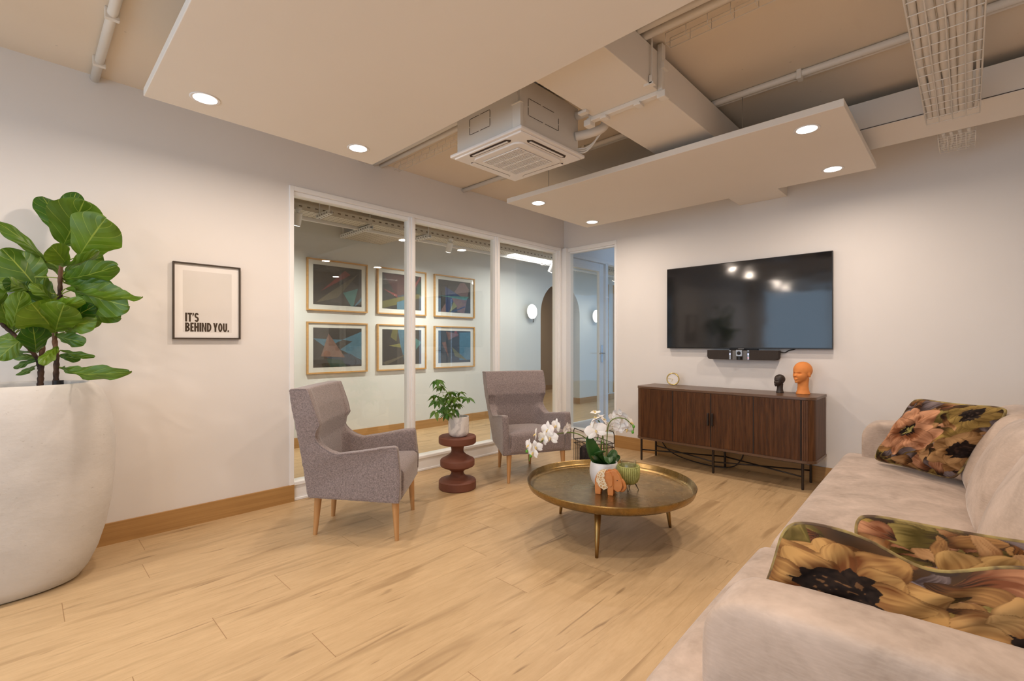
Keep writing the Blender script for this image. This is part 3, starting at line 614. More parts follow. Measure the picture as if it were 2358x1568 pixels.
# ================================================================== WALL PICTURE
def picture():
    y0, y1, z0, z1 = -4.050, -3.664, 1.209, 1.702
    t = thing('framed_print', 'dark thin framed print reading "IT\'S BEHIND YOU." on the left wall', 'picture', (0, (y0 + y1) / 2, z0))
    f = 0.009; b = B()
    pts = [(y0, z0), (y1, z0), (y1, z1), (y0, z1)]; inn = [(y0 + f, z0 + f), (y1 - f, z0 + f), (y1 - f, z1 - f), (y0 + f, z1 - f)]
    for i in range(4):
        a, c = pts[i], pts[(i + 1) % 4]; d, e = inn[(i + 1) % 4], inn[i]
        b.poly([(0.002, *a), (0.002, *c), (0.002, *d), (0.002, *e)], (0.026, 0, 0))
    b.build('frame', 'pframe', t, bevel=0.0012)
    b = B(); b.box((0.004, y0 + f, z0 + f), (0.014, y1 - f, z1 - f)); b.build('mount', 'paper', t)
    pw0, pw1, pz0, pz1 = y0 + 0.055, y1 - 0.052, z0 + 0.045, z1 - 0.050
    b = B(); b.box((0.014, pw0, pz0), (0.0145, pw1, pz1)); pr = b.build('print', 'print', t)
    # block letters, local x along the wall, local z up, as unions of strokes
    def R(x0, z0_, x1, z1_): return ('r', x0, z0_, x1, z1_)
    def glyph(ch):
        s = 0.30
        if ch == 'I': return 0.36, [R(0, 0, .36, 1)]
        if ch == 'T': return 0.80, [R(0, .80, .80, 1), R(.23, 0, .57, .8)]
        if ch == "'": return 0.26, [R(.0, .80, .26, 1), ('p', [(.0, .80), (.26, .80), (.08, .60), (.0, .60)])]
        if ch == '.': return 0.28, [R(0, 0, .26, .22)]
        if ch == 'E': return 0.62, [R(0, 0, .33, 1), R(.33, 0, .62, .18), R(.33, .42, .58, .59), R(.33, .82, .62, 1)]
        if ch == 'H': return 0.86, [R(0, 0, .33, 1), R(.53, 0, .86, 1), R(.33, .41, .53, .62)]
        if ch == 'N': return 0.86, [R(0, 0, .29, 1), R(.57, 0, .86, 1), ('p', [(.29, 1), (.29, .62), (.57, 0), (.57, .38)])]
        if ch == 'D': return 0.84, [R(0, 0, .33, 1), ('a', .33, .5, .51, .5, .18, .30, -90, 90)]
        if ch == 'B': return 0.84, [R(0, 0, .33, 1), ('a', .33, .735, .47, .265, .15, .10, -90, 90), ('a', .33, .28, .51, .28, .18, .11, -90, 90)]
        if ch == 'O': return 0.84, [('a', .42, .5, .42, .515, .09, .29, 0, 360)]
        if ch == 'U': return 0.84, [R(0, .4, .33, 1), R(.51, .4, .84, 1), ('a', .42, .41, .42, .425, .09, .21, 180, 360)]
        if ch == 'Y': return 0.86, [('p', [(0, 1), (.34, 1), (.43, .70), (.43, .35), (.26, .42)]), ('p', [(.86, 1), (.52, 1), (.43, .70), (.43, .35), (.60, .42)]), R(.26, 0, .60, .43)]
        if ch == 'S': return 0.80, [('a', .40, .715, .40, .30, .085, .115, 20, 270), ('a', .40, .285, .40, .30, .085, .115, -160, 90)]
        return 0.25, []
    def write(txt, y, z, h, sp=0.055, label=None):
        # condensed letters, each letter its own part
        cx = y; kx = 0.0307
        for ch in txt:
            w_, prims = glyph(ch)
            if prims:
                b = B(); X = 0.0146
                for p in prims:
                    if p[0] == 'r': _, a0, c0, a1, c1 = p; b.poly([(X, cx + a0 * kx, z + c0 * h), (X, cx + a1 * kx, z + c0 * h), (X, cx + a1 * kx, z + c1 * h), (X, cx + a0 * kx, z + c1 * h)], (0.0006, 0, 0))
                    elif p[0] == 'p': b.poly([(X, cx + a0 * kx, z + c0 * h) for a0, c0 in p[1]], (0.0006, 0, 0))
                    else:
                        _, ax, az, ro, rz, ri, riz, d0, d1 = p; n = 18
                        for k in range(n):
                            t0, t1 = math.radians(d0 + (d1 - d0) * k / n), math.radians(d0 + (d1 - d0) * (k + 1) / n)
                            q = [(ax + ro * math.cos(t0), az + rz * math.sin(t0)), (ax + ro * math.cos(t1), az + rz * math.sin(t1)), (ax + ri * math.cos(t1), az + riz * math.sin(t1)), (ax + ri * math.cos(t0), az + riz * math.sin(t0))]
                            b.poly([(X, cx + a0 * kx, z + c0 * h) for a0, c0 in q], (0.0006, 0, 0))
                bmesh.ops.remove_doubles(b.bm, verts=b.bm.verts[:], dist=1e-6)
                b.build('letter', 'ink', pr)
            cx += (w_ + (0.08 if prims else 0)) * kx
        return cx
    write("IT'S", pw0 + 0.012, z0 + 0.1125, 0.058)
    write("BEHIND YOU.", pw0 + 0.012, z0 + 0.049, 0.058)
picture()

# ================================================================== ARMCHAIR
def armchair(label):
    t = thing('armchair', label, 'armchair', (0, 0, 0), 'mauve tweed wing armchairs')
    prof = [(-.285, .242), (.288, .236), (.291, .40), (.276, .560), (.262, .571), (.184, .566), (.056, .543), (-.083, .525), (-.130, .540), (-.180, .572), (-.210, .606), (-.217, .633), (-.207, .664), (-.187, .692), (-.187, .712), (-.212, .790), (-.250, .905), (-.262, .914), (-.352, .912), (-.364, .900), (-.356, .82), (-.337, .705), (-.318, .56), (-.302, .404), (-.292, .281)]
    def hw(u, z):
        bk = 0.215 + 0.085 * max(0, min(1, (z - .24) / .55)); k = max(0, min(1, (u + .30) / .45))
        k = k * k * (3 - 2 * k) * .5 + k * .5
        return bk + (.322 - bk) * k
    b = B()
    for s in (-1, 1):
        a_ = [b.bm.verts.new((u, s * hw(u, z), z)) for u, z in prof]; c_ = [b.bm.verts.new((u, s * (hw(u, z) - 0.058), z)) for u, z in prof]
        n = len(a_); b.bm.faces.new(a_); b.bm.faces.new(c_[::-1])
        for i in range(n): b.bm.faces.new((a_[i], c_[i], c_[(i + 1) % n], a_[(i + 1) % n]))
    # back slab, following the leaning line
    zs = [.245, .30, .40, .50, .60, .70, .80, .914]; rear = [-.287, -.292, -.302, -.312, -.323, -.336, -.351, -.360]
    thick = [.10, .10, .105, .112, .116, .142, .136, .104]
    rows = []
    for z, r_, th in zip(zs, rear, thick):
        w = hw(-.30, z) - 0.008; ro = []
        for k in range(9): v = -w + 2 * w * k / 8; ro.append((r_ + 0.020 * (v / w) ** 4, v, z))
        for k in range(9): v = w - 2 * w * k / 8; ro.append((r_ + th - 0.012 * (1 - (v / w) ** 2), v, z))
        rows.append([b.bm.verts.new(p) for p in ro])
    for A, C in zip(rows, rows[1:]):
        for k in range(18): b.bm.faces.new((A[k], A[(k + 1) % 18], C[(k + 1) % 18], C[k]))
    b.bm.faces.new(rows[0]); b.bm.faces.new(rows[-1][::-1])
    vs = b.box((-.285, -.30, .242), (.285, .30, .34))
    for v in vs: v.co.y = math.copysign(hw(v.co.x, .3) - .02, v.co.y)
    # fillets between back and arms
    for s in (-1, 1):
        q = []
        for z in (.26, .50, .56, .60):
            w = hw(-.24, z) - .055; d = .075 if z < .62 else (.05 if z < .75 else .03)
            q.append([b.bm.verts.new(p) for p in ((-.26, s * (w + .03), z), (-.26, s * (w - d), z), (-.235, s * (w - d * .8), z), (-.20 + (.03 if z < .6 else 0), s * (w + .01), z))])
        for A, C in zip(q, q[1:]):
            for k in range(4): b.bm.faces.new((A[k], A[(k + 1) % 4], C[(k + 1) % 4], C[k]))
        b.bm.faces.new(q[0]); b.bm.faces.new(q[-1][::-1])
    sh = b.build('upholstered_shell', 'chairfab', t); remesh(sh, 0.0085, 5)
    from mathutils.bvhtree import BVHTree
    bv = BVHTree.FromPolygons([v.co for v in sh.data.vertices], [tuple(p.vertices) for p in sh.data.polygons])
    # seat
    def xf(p):
        k = (p.x + .23) / .52; w = (hw(p.x, .4) - .05) / .27
        p.y *= w; p.z -= 0.022 * (1 - k) * (p.z > .3); return p
    b = B(); b.rbox((-.235, -.27, .240), (.298, .27, .425), .036, 16, (0.010, 0, 0.024), xf); st = b.build('seat', 'chairfab', t, smooth=True)
    b = B(); b.tube(spline([(.298, -.262, .30), (.300, -.262, .40), (.287, -.262, .418)], 6), 0.0035, 6); b.tube(spline([(.298, .262, .30), (.300, .262, .40), (.287, .262, .418)], 6), 0.0035, 6)
    b.tube([(.280, -.29, .243), (.283, 0, .243), (.280, .29, .243)], 0.004, 6)
    b.build('seat_piping', 'chairfab', t, smooth=True)
    for s in (-1, 1):
        p2 = spline([(u, s * (hw(u, z) - 0.002), z) for u, z in prof[1:20]], 3); p2 = [bv.find_nearest(q)[0] for q in p2]
        b = B(); b.tube(p2, 0.0048, 6); b.build('piping', 'chairfab', t, smooth=True)
    for x, y, sx, sy in ((.262, .262, .012, .010), (.262, -.262, .012, -.010), (-.262, .158, -.018, .008), (-.262, -.158, -.018, -.008)):
        b = B(); b.tube([(x, y, 0), (x - sx, y - sy, .255)], [0.0125, 0.0235], 20); b.build('leg', 'legwood', t, smooth='auto')
    return t
ch = armchair('mauve tweed wing armchair on four wooden legs, nearest the left wall')
ch.location = (.803, -3.155, 0); ch.rotation_euler = (0, 0, math.atan2(.715, .70))
c2 = copy_tree(ch); c2.location = (.716, -1.508, 0); c2.rotation_euler = (0, 0, math.atan2(-.423, .906)); c2['label'] = 'mauve tweed wing armchair in the room corner behind the coffee table'

# ================================================================== STOOL AND SMALL PLANT
def stool():
    cx, cy = .628, -2.235; k = 0.152
    prof = [(0, 0), (k - .006, 0), (k, .006), (k, .062), (k - .008, .072), (.100, .082), (.070, .095), (.054, .115), (.050, .128), (.053, .140), (.075, .155), (.115, .172), (.134, .182), (.140, .190), (.140, .228), (.134, .238), (.115, .247), (.075, .270), (.056, .288), (.050, .300), (.050, .318), (.054, .335), (.062, .348), (.070, .356), (k - .010, .364), (k - .002, .370), (k, .378), (k, .418), (k - .006, .426), (k - .014, .428), (0, .428)]
    b = B(); b.lathe(prof, (cx, cy, 0), 64); o = one(b, 'side_stool', 'terracotta', 'rust red turned stool shaped like stacked discs between the armchairs', 'stool', smooth='auto'); recenter(o)
    px, py = .655, -2.245; z = .428
    t = thing('potted_plant', 'small leafy umbrella plant in a white marbled pot on the rust stool', 'potted plant', (px, py, z))
    b = B(); r = .083; b.lathe([(0, 0), (.055, 0), (.068, .006), (r - .004, .022), (r, .04), (r, .160), (r - .003, .163), (r - .007, .160), (r - .008, .135), (0, .135)], (px, py, z), 48); b.build('pot', 'marble', t, smooth='auto')
    b = B(); b.lathe([(0, .1375), (r - .010, .1375), (r - .010, .130), (0, .130)], (px, py, z), 30); b.build('soil', 'soil', t)
    D = 3.80; root = Vector((px - .01, py - .015, z + .135))
    cl = [(1005, 874, -.10), (1013, 888, .02), (1003, 910, -.05), (1006, 922, .06), (1036, 902, .0), (1034, 921, -.08), (1052, 929, .05), (1058, 903, .08), (1076, 916, .0), (1004, 946, -.06), (1030, 951, -.10), (1045, 941, -.02), (1020, 914, .10), (1040, 912, .12), (1024, 935, .03), (1050, 915, -.06), (1014, 942, .08)]
    b = B(); lb = B(); rng = random.Random(7); lay = lb.bm.loops.layers.uv.new('UVMap'); shd = []
    hubs = [P(1036, 925, D), P(1030, 905, D), P(1020, 895, D + .03)]
    b.tube(spline([root, P(1043, 948, D), hubs[0]], 5), [0.006] * 11, 8)
    b.tube(spline([hubs[0], hubs[1], P(1022, 893, D), P(1010, 880, D - .05), P(1005, 874, D - .10)], 5), 0.003, 6)
    for cx_, cy_, dd in cl:
        c = P(cx_, cy_, D + dd); h = min(hubs, key=lambda q: (q - c).length + (0.0)); b.tube(spline([h, (h + c) / 2 + Vector((0, 0, .012)), c], 4), 0.0014, 5)
        n = rng.choice((6, 7, 8)); a0 = rng.uniform(0, 6.28); up = Vector((rng.uniform(-.5, .5), rng.uniform(-.5, .5), 1)).normalized()
        for k in range(n):
            a = a0 + 2 * PI * k / n; L = rng.uniform(.055, .085)
            x = up.orthogonal().normalized(); y = up.cross(x); d = (x * math.cos(a) + y * math.sin(a)); d = (d + Vector((0, 0, rng.uniform(-.75, -.05)))).normalized()
            side = d.cross(up).normalized(); w = L * .215; nn = side.cross(d).normalized(); g = []
            for i in range(7):
                s = i / 6; ww = w * (math.sin(PI * min(1, s * 1.02) ** .8) + .04) if i < 6 else 0.0004; base = c + d * (L * (s * .88 + .12)) - Vector((0, 0, 1)) * (.02 * s * s)
                g.append([(base + side * v * ww + nn * abs(v) * ww * .25, s, v) for v in (-1, 0, 1)])
            V = [[lb.bm.verts.new(q[0]) for q in r_] for r_ in g]; sh = rng.random()
            for i in range(6):
                for j in range(2):
                    f = lb.bm.faces.new((V[i][j], V[i + 1][j], V[i + 1][j + 1], V[i][j + 1])); shd.append(sh)
                    for lp, (ii, jj) in zip(f.loops, ((i, j), (i + 1, j), (i + 1, j + 1), (i, j + 1))): lp[lay].uv = (g[ii][jj][1], g[ii][jj][2])
    b.build('stem', 'stem', t, smooth=True); o = lb.build('foliage', 'schleaf', t, smooth=True)
    at = o.data.attributes.new('shade', 'FLOAT', 'FACE'); at.data.foreach_set('value', shd)
stool()

# ================================================================== COFFEE TABLE
TC = Vector((2.016, -2.150, 0)); TZF = 0.283
def table():
    t = thing('coffee_table', 'round aged brass tray coffee table on tapered legs', 'coffee table', TC)
    R = .515; b = B()
    b.lathe([(0, .262), (.42, .262), (.475, .268), (.503, .285), (.512, .305), (.516, .322), (.513, .327), (.508, .322), (.500, .300), (.487, .288), (.470, .283), (0, .283)], TC, 96); b.build('tray_top', 'tray', t, smooth='auto')
    for p, lab in (((2.166, -2.515), 0), ((2.262, -1.823), 0), ((1.600, -2.115), 0)):
        p = Vector((*p, 0)); d = (TC - p).normalized() * .035
        b = B(); b.tube([p, p + d * .2 + Vector((0, 0, .05)), p + d + Vector((0, 0, .266))], [.009, .0115, .021], 20); b.lathe([(.021, .245), (.026, .25), (.03, .262), (0, .263)], p + d, 20); b.build('leg', 'trayleg', t, smooth=True)
table()

# ================================================================== ORCHID
def orchid():
    c = PZ(1391, 1117, TZF) ; c.z = TZF; D0 = (c - CAM).dot(FW)
    t = thing('potted_orchid', 'white orchid with three arching stems in a rounded white pot on the coffee table', 'potted plant', c)
    b = B(); b.lathe([(0, 0), (.050, 0), (.062, .006), (.080, .035), (.090, .075), (.091, .105), (.086, .135), (.083, .148), (.080, .151), (.077, .147), (.080, .13), (.08, .125), (0, .125)], c, 48); b.build('pot', 'ceramic', t, smooth=True)
    b = B(); b.lathe([(0, .128), (.079, .128), (.079, .120), (0, .120)], c, 30); b.build('soil', 'soil', t)
    def leaf(base, mid, tip, w, nrm=(0, 0, 1), fold=.25):
        pts = spline([base, mid, tip], 7); b = B(); n = len(pts)
        V = []
        for i, p in enumerate(pts):
            s = i / (n - 1); d = (pts[min(n - 1, i + 1)] - pts[max(0, i - 1)]).normalized(); sd = d.cross(Vector(nrm)).normalized(); up = sd.cross(d).normalized()
            ww = w * (0.38 + .62 * math.sin(PI * min(1, s * .93 + .10)) ** .75) if s < .97 else w * .12
            if s > .80: ww *= math.sqrt(max(0.02, 1 - ((s - .80) / .20) ** 2))
            V.append([b.bm.verts.new(p + sd * v * ww + up * abs(v) ** 1.3 * ww * fold) for v in (-1, -.5, 0, .5, 1)])
        for i in range(n - 1):
            for j in range(4): b.bm.faces.new((V[i][j], V[i + 1][j], V[i + 1][j + 1], V[i][j + 1]))
        b.build('leaf', 'orchleaf', t, smooth=True, solid=0.0022)
    z = c.z + .125; base = Vector((c.x, c.y, z)); toc = (CAM - c).normalized()
    leaf(base + RT * -.01, P(1370, 1045, D0 - .02), P(1354, 1003, D0 - .03), .042, toc)
    leaf(base + RT * .0, P(1378, 1052, D0 - .06), P(1395, 1039, D0 - .10), .030, (0, .3, 1), .5)
    leaf(base + RT * .01, P(1400, 1053, D0 - .06), P(1402, 1068, D0 - .14), .034, (0, 0, 1), .3)
    leaf(base + RT * .03, P(1409, 1052, D0 - .02), P(1417, 1036, D0 + .0), .030, toc)
    leaf(base + RT * .04, P(1419, 1056, D0 + .04), P(1427, 1049, D0 + .04), .020, toc)
    leaf(base + RT * -.02, P(1372, 1060, D0 - .05), P(1366, 1049, D0 - .1), .026, (0, 0, 1), .3)
    def stem(pts, r=.0032):
        b = B(); b.tube(spline(pts, 8), r, 8); b.build('stem', 'stem', t, smooth=True)
    stem([base + RT * -.01, P(1375, 1040, D0), P(1352, 1012, D0 - .01), P(1330, 999, D0 - .02), P(1305, 996, D0 - .04), P(1270, 1003, D0 - .07), P(1240, 1022, D0 - .10), P(1222, 1040, D0 - .12), P(1219, 1062, D0 - .13)])
    stem([base + RT * .005, P(1383, 1035, D0 + .02), P(1388, 1002, D0 + .01), P(1386, 980, D0), P(1377, 968, D0 - .01)])
    stem([base + RT * .02, P(1397, 1035, D0), P(1399, 990, D0), P(1404, 973, D0), P(1417, 963, D0 - .01), P(1438, 964, D0 - .02), P(1452, 975, D0 - .02), P(1459, 984, D0 - .02), P(1457, 998, D0 - .02)])
    stem([base + RT * .012, P(1392, 1040, D0 + .03), P(1389, 1005, D0 + .02)], .0025)
    def flower(c_, r, nrm, roll=0.0):
        """five petals and a lip"""
        nrm = Vector(nrm).normalized(); x = Vector((0, 0, 1)).cross(nrm)
        x = x.normalized() if x.length > .05 else Vector((1, 0, 0)); y = nrm.cross(x); f = thing_part('flower', 'petal')
        b = B(); rot = Matrix.Rotation(roll, 3, nrm); x = rot @ x; y = rot @ y
        for a, L, w in ((90, 1.0, .36), (210, .95, .34), (330, .95, .34), (12, 1.05, .62), (168, 1.05, .62)):
            a = math.radians(a); d = x * math.cos(a) + y * math.sin(a); s_ = nrm.cross(d); V = []
            back = 0.0 if w > .5 else -.003
            for i in range(6):
                s = i / 5; ww = w * r * math.sin(PI * (.10 + .86 * s) ** (1.0 if w < .5 else .85)) ** .7 * .82
                if i == 5: ww *= .35
                p = c_ + d * (L * r * (s * .92 + .05)) + nrm * (.18 * r * math.sin(PI * s * .8) + back)
                V.append([b.bm.verts.new(p + s_ * v * ww - nrm * (abs(v) * ww * .22)) for v in (-1, -.5, 0, .5, 1)])
            for i in range(5):
                for j in range(4): b.bm.faces.new((V[i][j], V[i + 1][j], V[i + 1][j + 1], V[i][j + 1]))
        fl = b.build('flower', 'petal', t, smooth=True)
        b = B(); b.sphere(c_ + nrm * .004 - y * .002, (.0055, .0055, .008), 8); b.tube([c_ + nrm * .006, c_ + nrm * .015 - y * .010, c_ + nrm * .012 - y * .018], [.0045, .0040, .0012], 8); b.build('lip', 'yellow', fl, smooth=True)
    def thing_part(*a): return None
    rng = random.Random(3); tc = (CAM - c).normalized()
    F = [(1307, 988, .042, (-.9, -.1, .1), -.04), (1289, 985, .040, (-.8, -.5, .1), -.05), (1281, 981, .044, (-.3, -.9, .1), -.06), (1262, 990, .050, (-.1, -1, .1), -.08), (1267, 1008, .050, (.3, -1, 0), -.10), (1251, 1010, .044, (-.2, -1, .1), -.09), (1235, 1000, .040, (-.7, -.7, .1), -.10), (1234, 1030, .040, (.5, -.8, 0), -.13), (1218, 1026, .040, (-.4, -.9, .1), -.12), (1228, 1042, .038, (0, -1, -.1), -.14),
         (1372, 992, .062, tuple(tc), -.05), (1375, 964, .050, (-.4, -.2, .9), -.02), (1366, 975, .045, (-.7, -.6, .3), -.01), (1388, 967, .052, (.5, .3, .6), .0), (1371, 950, .036, (-.1, -.2, 1), .0), (1391, 988, .040, (.9, .4, 0), .02),
         (1414, 965, .046, (.2, .9, .2), .03), (1428, 956, .046, (0, .8, .5), .03), (1410, 982, .042, (-.5, .8, -.1), .02), (1423, 983, .048, (.1, .9, -.3), .03), (1436, 976, .042, (.4, .8, 0), .02), (1444, 988, .032, (.3, -.6, -.6), .0), (1452, 974, .036, (.9, .2, .3), .01)]
    for x, y, r, nr, dd in F: flower(P(x, y, D0 + dd), r * 1.16, nr, rng.uniform(-.3, .3))
    for x, y, r, dd in ((1213, 1039, .0085, -.12), (1223, 1050, .0075, -.13), (1459, 982, .0085, -.02), (1457, 995, .0085, -.02), (1376, 1010, .006, 0), (1386, 1019, .0065, .02)):
        b = B(); b.sphere(P(x, y, D0 + dd), (r, r, r * 1.25), 8); b.build('bud', 'bud', t, smooth=True)
orchid()

# ================================================================== ELEPHANT AND CANDLE HOLDER
def elephant():
    c = PZ(1400, 1137, TZF); c.z = TZF; t = thing('elephant_figurine', 'small orange wooden elephant with a cream carved blanket on the coffee table', 'figurine', c)
    D = (c - CAM).dot(FW); f = D / FPX
    U = (RT * .93 - FW * .36).normalized(); N = Vector((0, 0, 1)).cross(U); N = -N if N.dot(CAM - c) < 0 else N     # U points to the head, N towards the camera
    def L(u, n, z): return c + U * u + N * n + Vector((0, 0, z))
    ob = []
    body = [(-.072, .045), (-.074, .085), (-.066, .112), (-.048, .128), (-.020, .134), (.012, .130), (.034, .118), (.038, .060), (.030, .042), (-.060, .040)]
    b = B(); b.poly([L(u, -.030, z) for u, z in body], N * .060)
    head = [(.006, .126), (.016, .142), (.036, .150), (.052, .142), (.070, .118), (.082, .092), (.088, .060), (.080, .034), (.062, .022), (.044, .030), (.026, .050), (.012, .080)]
    b.poly([L(u, -.024, z) for u, z in head], N * .048)
    for u in (-.056, .018):
        for n in (-.018, .018): b.poly([L(u - .015, n - .012, .0), L(u + .017, n - .012, .0), L(u + .019, n - .012, .06), L(u - .018, n - .012, .06)], N * .024)
    o = b.build('body', 'elewood', t); remesh(o, .0022, 4)
    ear = [(-.006, .138), (.012, .142), (.028, .124), (.034, .090), (.030, .060), (.018, .050), (.006, .066), (-.008, .100)]
    for s in (1, -1):
        b = B(); b.poly([L(u, s * .026, z) for u, z in ear], N * s * .010); b.build('ear', 'elewood', t, bevel=.003)
    b = B(); b.tube(spline([L(.078, 0, .092), L(.092, 0, .072), L(.098, 0, .048), L(.086, 0, .030), L(.070, 0, .030)], 5), [.012] * 6 + [.011] * 6 + [.010] * 9, 12); b.build('trunk', 'elewood', t, smooth=True)
    b = B(); cl = [(-.060, .120), (-.040, .1335), (-.012, .1375), (-.016, .100), (.006, .045), (-.020, .030), (-.050, .052), (-.064, .080)]
    for s in (1, -1): b.poly([L(u, s * .031, z) for u, z in cl], N * s * .0035)
    b.poly([L(-.060, -.033, .122), L(-.040, -.033, .134), L(-.012, -.033, .1385), L(-.012, -.033, .1345), L(-.040, -.033, .130), L(-.060, -.033, .118)], N * .066)
    b.build('blanket', 'elecloth', t)
    b = B(); b.sphere(L(.058, .0255, .092), .0030, 8); b.build('eye', 'dark', t, smooth=True)
elephant()
def candle():
    c = PZ(1447, 1126, TZF); c.z = TZF; t = thing('candle_holder', 'green wool wrapped candle holder on thin wire legs on the coffee table', 'candle holder', c)
    b = B(); b.lathe([(0, .034), (.030, .036), (.050, .050), (.061, .075), (.064, .100), (.064, .142), (.061, .144), (.058, .140), (.058, .10), (.050, .06), (0, .046)], c, 48)
    for k in range(34): a = 2 * PI * k / 34; b.tube([c + Vector((r * math.cos(a), r * math.sin(a), z)) for r, z in ((.036, .040), (.052, .052), (.0625, .075), (.0655, .100), (.0655, .141))], .0050, 6)
    b.build('wool_cup', 'wool', t, smooth=True)
    b = B(); b.tube([c + Vector((.0635 * math.cos(2 * PI * k / 40), .0635 * math.sin(2 * PI * k / 40), .143)) for k in range(40)], .0045, 6, closed=True); b.build('rim_cord', 'wool', t, smooth=True)
    for k in range(4):
        a = .5 + k * PI / 2; b = B()
        p = lambda r, z, da=0: c + Vector((r * math.cos(a + da), r * math.sin(a + da), z))
        b.tube([p(.040, .045, -.35), p(.060, .0018, -.04), p(.060, .0018, .04), p(.040, .045, .35)], .0018, 6); b.build('wire_leg', 'blackmetal', t, smooth=True)
    b = B(); b.lathe([(.044, .07), (.047, .075), (.047, .178), (.0455, .179), (.0445, .178), (.0445, .078), (0, .074)], c, 40); b.build('glass_insert', 'clearglass', t, smooth=True)
candle()

# ================================================================== WIRE BASKET
def basket():
    x0, x1, y0, y1, z = 1.055, 1.355, -1.255, -1.005, .30; c = ((x0 + x1) / 2, (y0 + y1) / 2, 0)
    t = thing('wire_basket', 'dark wire magazine basket on the floor behind the corner armchair', 'basket', c)
    b = B(); cs = [(x0, y0), (x1, y0), (x1, y1), (x0, y1)]
    for zz in (.012, z - .035, z): b.tube([(x, y, zz) for x, y in cs], .0035, 6, closed=True)
    for i in range(4):
        (xa, ya), (xb, yb) = cs[i], cs[(i + 1) % 4]; n = 12
        for k in range(n): s = k / n; b.tube([(xa + (xb - xa) * s, ya + (yb - ya) * s, .012), (xa + (xb - xa) * s, ya + (yb - ya) * s, z)], .0022, 5)
    for k in range(9): x = x0 + (x1 - x0) * k / 8; b.tube([(x, y0, .012), (x, y1, .012)], .0022, 5)
    b.build('wire_body', 'blackmetal', t, smooth=True)
    for y in (y0, y1):
        b = B(); b.tube(spline([(x0, y, z), (x0, y, z + .07), (x0 + .015, y, z + .095), (x0 + .04, y, z + .10), (x1 - .04, y, z + .10), (x1 - .015, y, z + .095), (x1, y, z + .07), (x1, y, z)], 4), .004, 8); b.build('handle', 'blackmetal', t, smooth=True)
    t.rotation_euler = (0, 0, -.5)
    b = B(); b.rbox((1.09, -1.20, .020), (1.21, -1.03, .245), .03, 8, (.012, .01, .02)); one(b, 'folded_blanket', 'cloth_dark', 'dark folded knit blanket standing in the wire basket', 'blanket', smooth=True)
basket()
# ================================================================== SIDEBOARD
SB = dict(x0=1.237, x1=2.785, y0=-.450, y1=-.035, z0=.235, z1=.757)
def sideboard():
    x0, x1, y0, y1, z0, z1 = (SB[k] for k in ('x0', 'x1', 'y0', 'y1', 'z0', 'z1'))
    t = thing('sideboard', 'long dark walnut sideboard with ribbed tambour doors on thin black legs', 'sideboard', ((x0 + x1) / 2, (y0 + y1) / 2, 0))
    def plan(off, r, n=8):
        r += off
        pts = [(x1 + off, y1), (x0 - off, y1)]
        for k in range(n + 1): a = PI + PI / 2 * k / n; pts.append((x0 - off + r + r * math.cos(a), y0 - off + r + r * math.sin(a)))
        for k in range(n + 1): a = 3 * PI / 2 + PI / 2 * k / n; pts.append((x1 + off - r + r * math.cos(a), y0 - off + r + r * math.sin(a)))
        return pts
    b = B(); b.poly([(x, y, z0 + .02) for x, y in plan(-.004, .075)], (0, 0, z1 - z0 - .04)); b.build('cabinet_body', 'walnut', t, smooth='auto')
    for e_ in (1.634, 1.990, 2.343, 2.692): b = B(); b.box((e_ - .0028, y0 - .0065, z0 + .024), (e_ + .0028, y0 - .001, z1 - .024)); b.build('door_gap', 'dark', t)
    b = B(); b.poly([(x, y, z1 - .022) for x, y in plan(0.002, .08)], (0, 0, .022)); b.build('worktop', 'walnut_top', t, smooth='auto', bevel=.002)
    b = B(); b.poly([(x, y, z0) for x, y in plan(0.002, .08)], (0, 0, .022)); b.build('bottom_board', 'walnut_top', t, smooth='auto', bevel=.002)
    edges = [1.300, 1.634, 1.990, 2.343, 2.690]; rng = random.Random(2)
    for i in range(4):
        a, c = edges[i] + .003, edges[i + 1] - .003; n = 36; b = B(); zf0, zf1 = z0 + .024, z1 - .026
        w = (c - a) / n
        for k in range(n):
            xx = a + k * w; g = .0009; d = .005
            b.poly([(xx + g, y0 - .002, zf0), (xx + w - g, y0 - .002, zf0), (xx + w - g - .0020, y0 - .002 - d, zf0), (xx + g + .0020, y0 - .002 - d, zf0)], (0, 0, zf1 - zf0))
        b.box((a, y0 - .003, zf0), (c, y0 + .004, zf1))
        dr = b.build('door', 'walnut', t)
        if i in (1, 2):
            hx = (c - .016) if i == 1 else (a + .016)
            b = B(); b.box((hx - .007, y0 - .030, .450), (hx + .007, y0 - .008, .560)); b.build('handle', 'blackmetal', dr, bevel=.004, seg=3)
    # tambour strips running round the right corner
    b = B()
    for k in range(3): xx = 2.700 + k * .014; b.box((xx, y0 - .006, z0 + .024), (xx + .010, y0 + .004, z1 - .026))
    b.build('tambour_strip', 'walnut', t)
    F = [(1.253, -.345), (1.971, -.348), (2.680, -.345)]; K = [(1.270, -.070), (1.975, -.070), (2.680, -.070)]
    for x, y in F + K:
        b = B(); b.tube([(x, y, 0), (x, y, .012), (x, y, z0 + .005)], [.009, .0105, .0105], 14); b.build('leg', 'blackmetal', t, smooth='auto')
    for p, q in ((F[0], K[1]), (K[0], F[1]), (F[1], K[2]), (K[1], F[2])):
        b = B(); b.tube([(*p, .105), (*q, .105)], .0065, 8); b.build('crossbar', 'blackmetal', t, smooth=True)
    b = B(); b.tube(spline([(1.30, -.03, .20), (1.36, -.04, .10), (1.50, -.06, .035), (1.75, -.10, .008), (1.95, -.10, .007), (2.06, -.06, .03), (2.12, -.03, .12), (2.13, -.024, .23)], 8), .005, 8); one(b, 'power_cord', 'cord', 'black power cord drooping under the sideboard', 'cord', smooth=True)
sideboard()

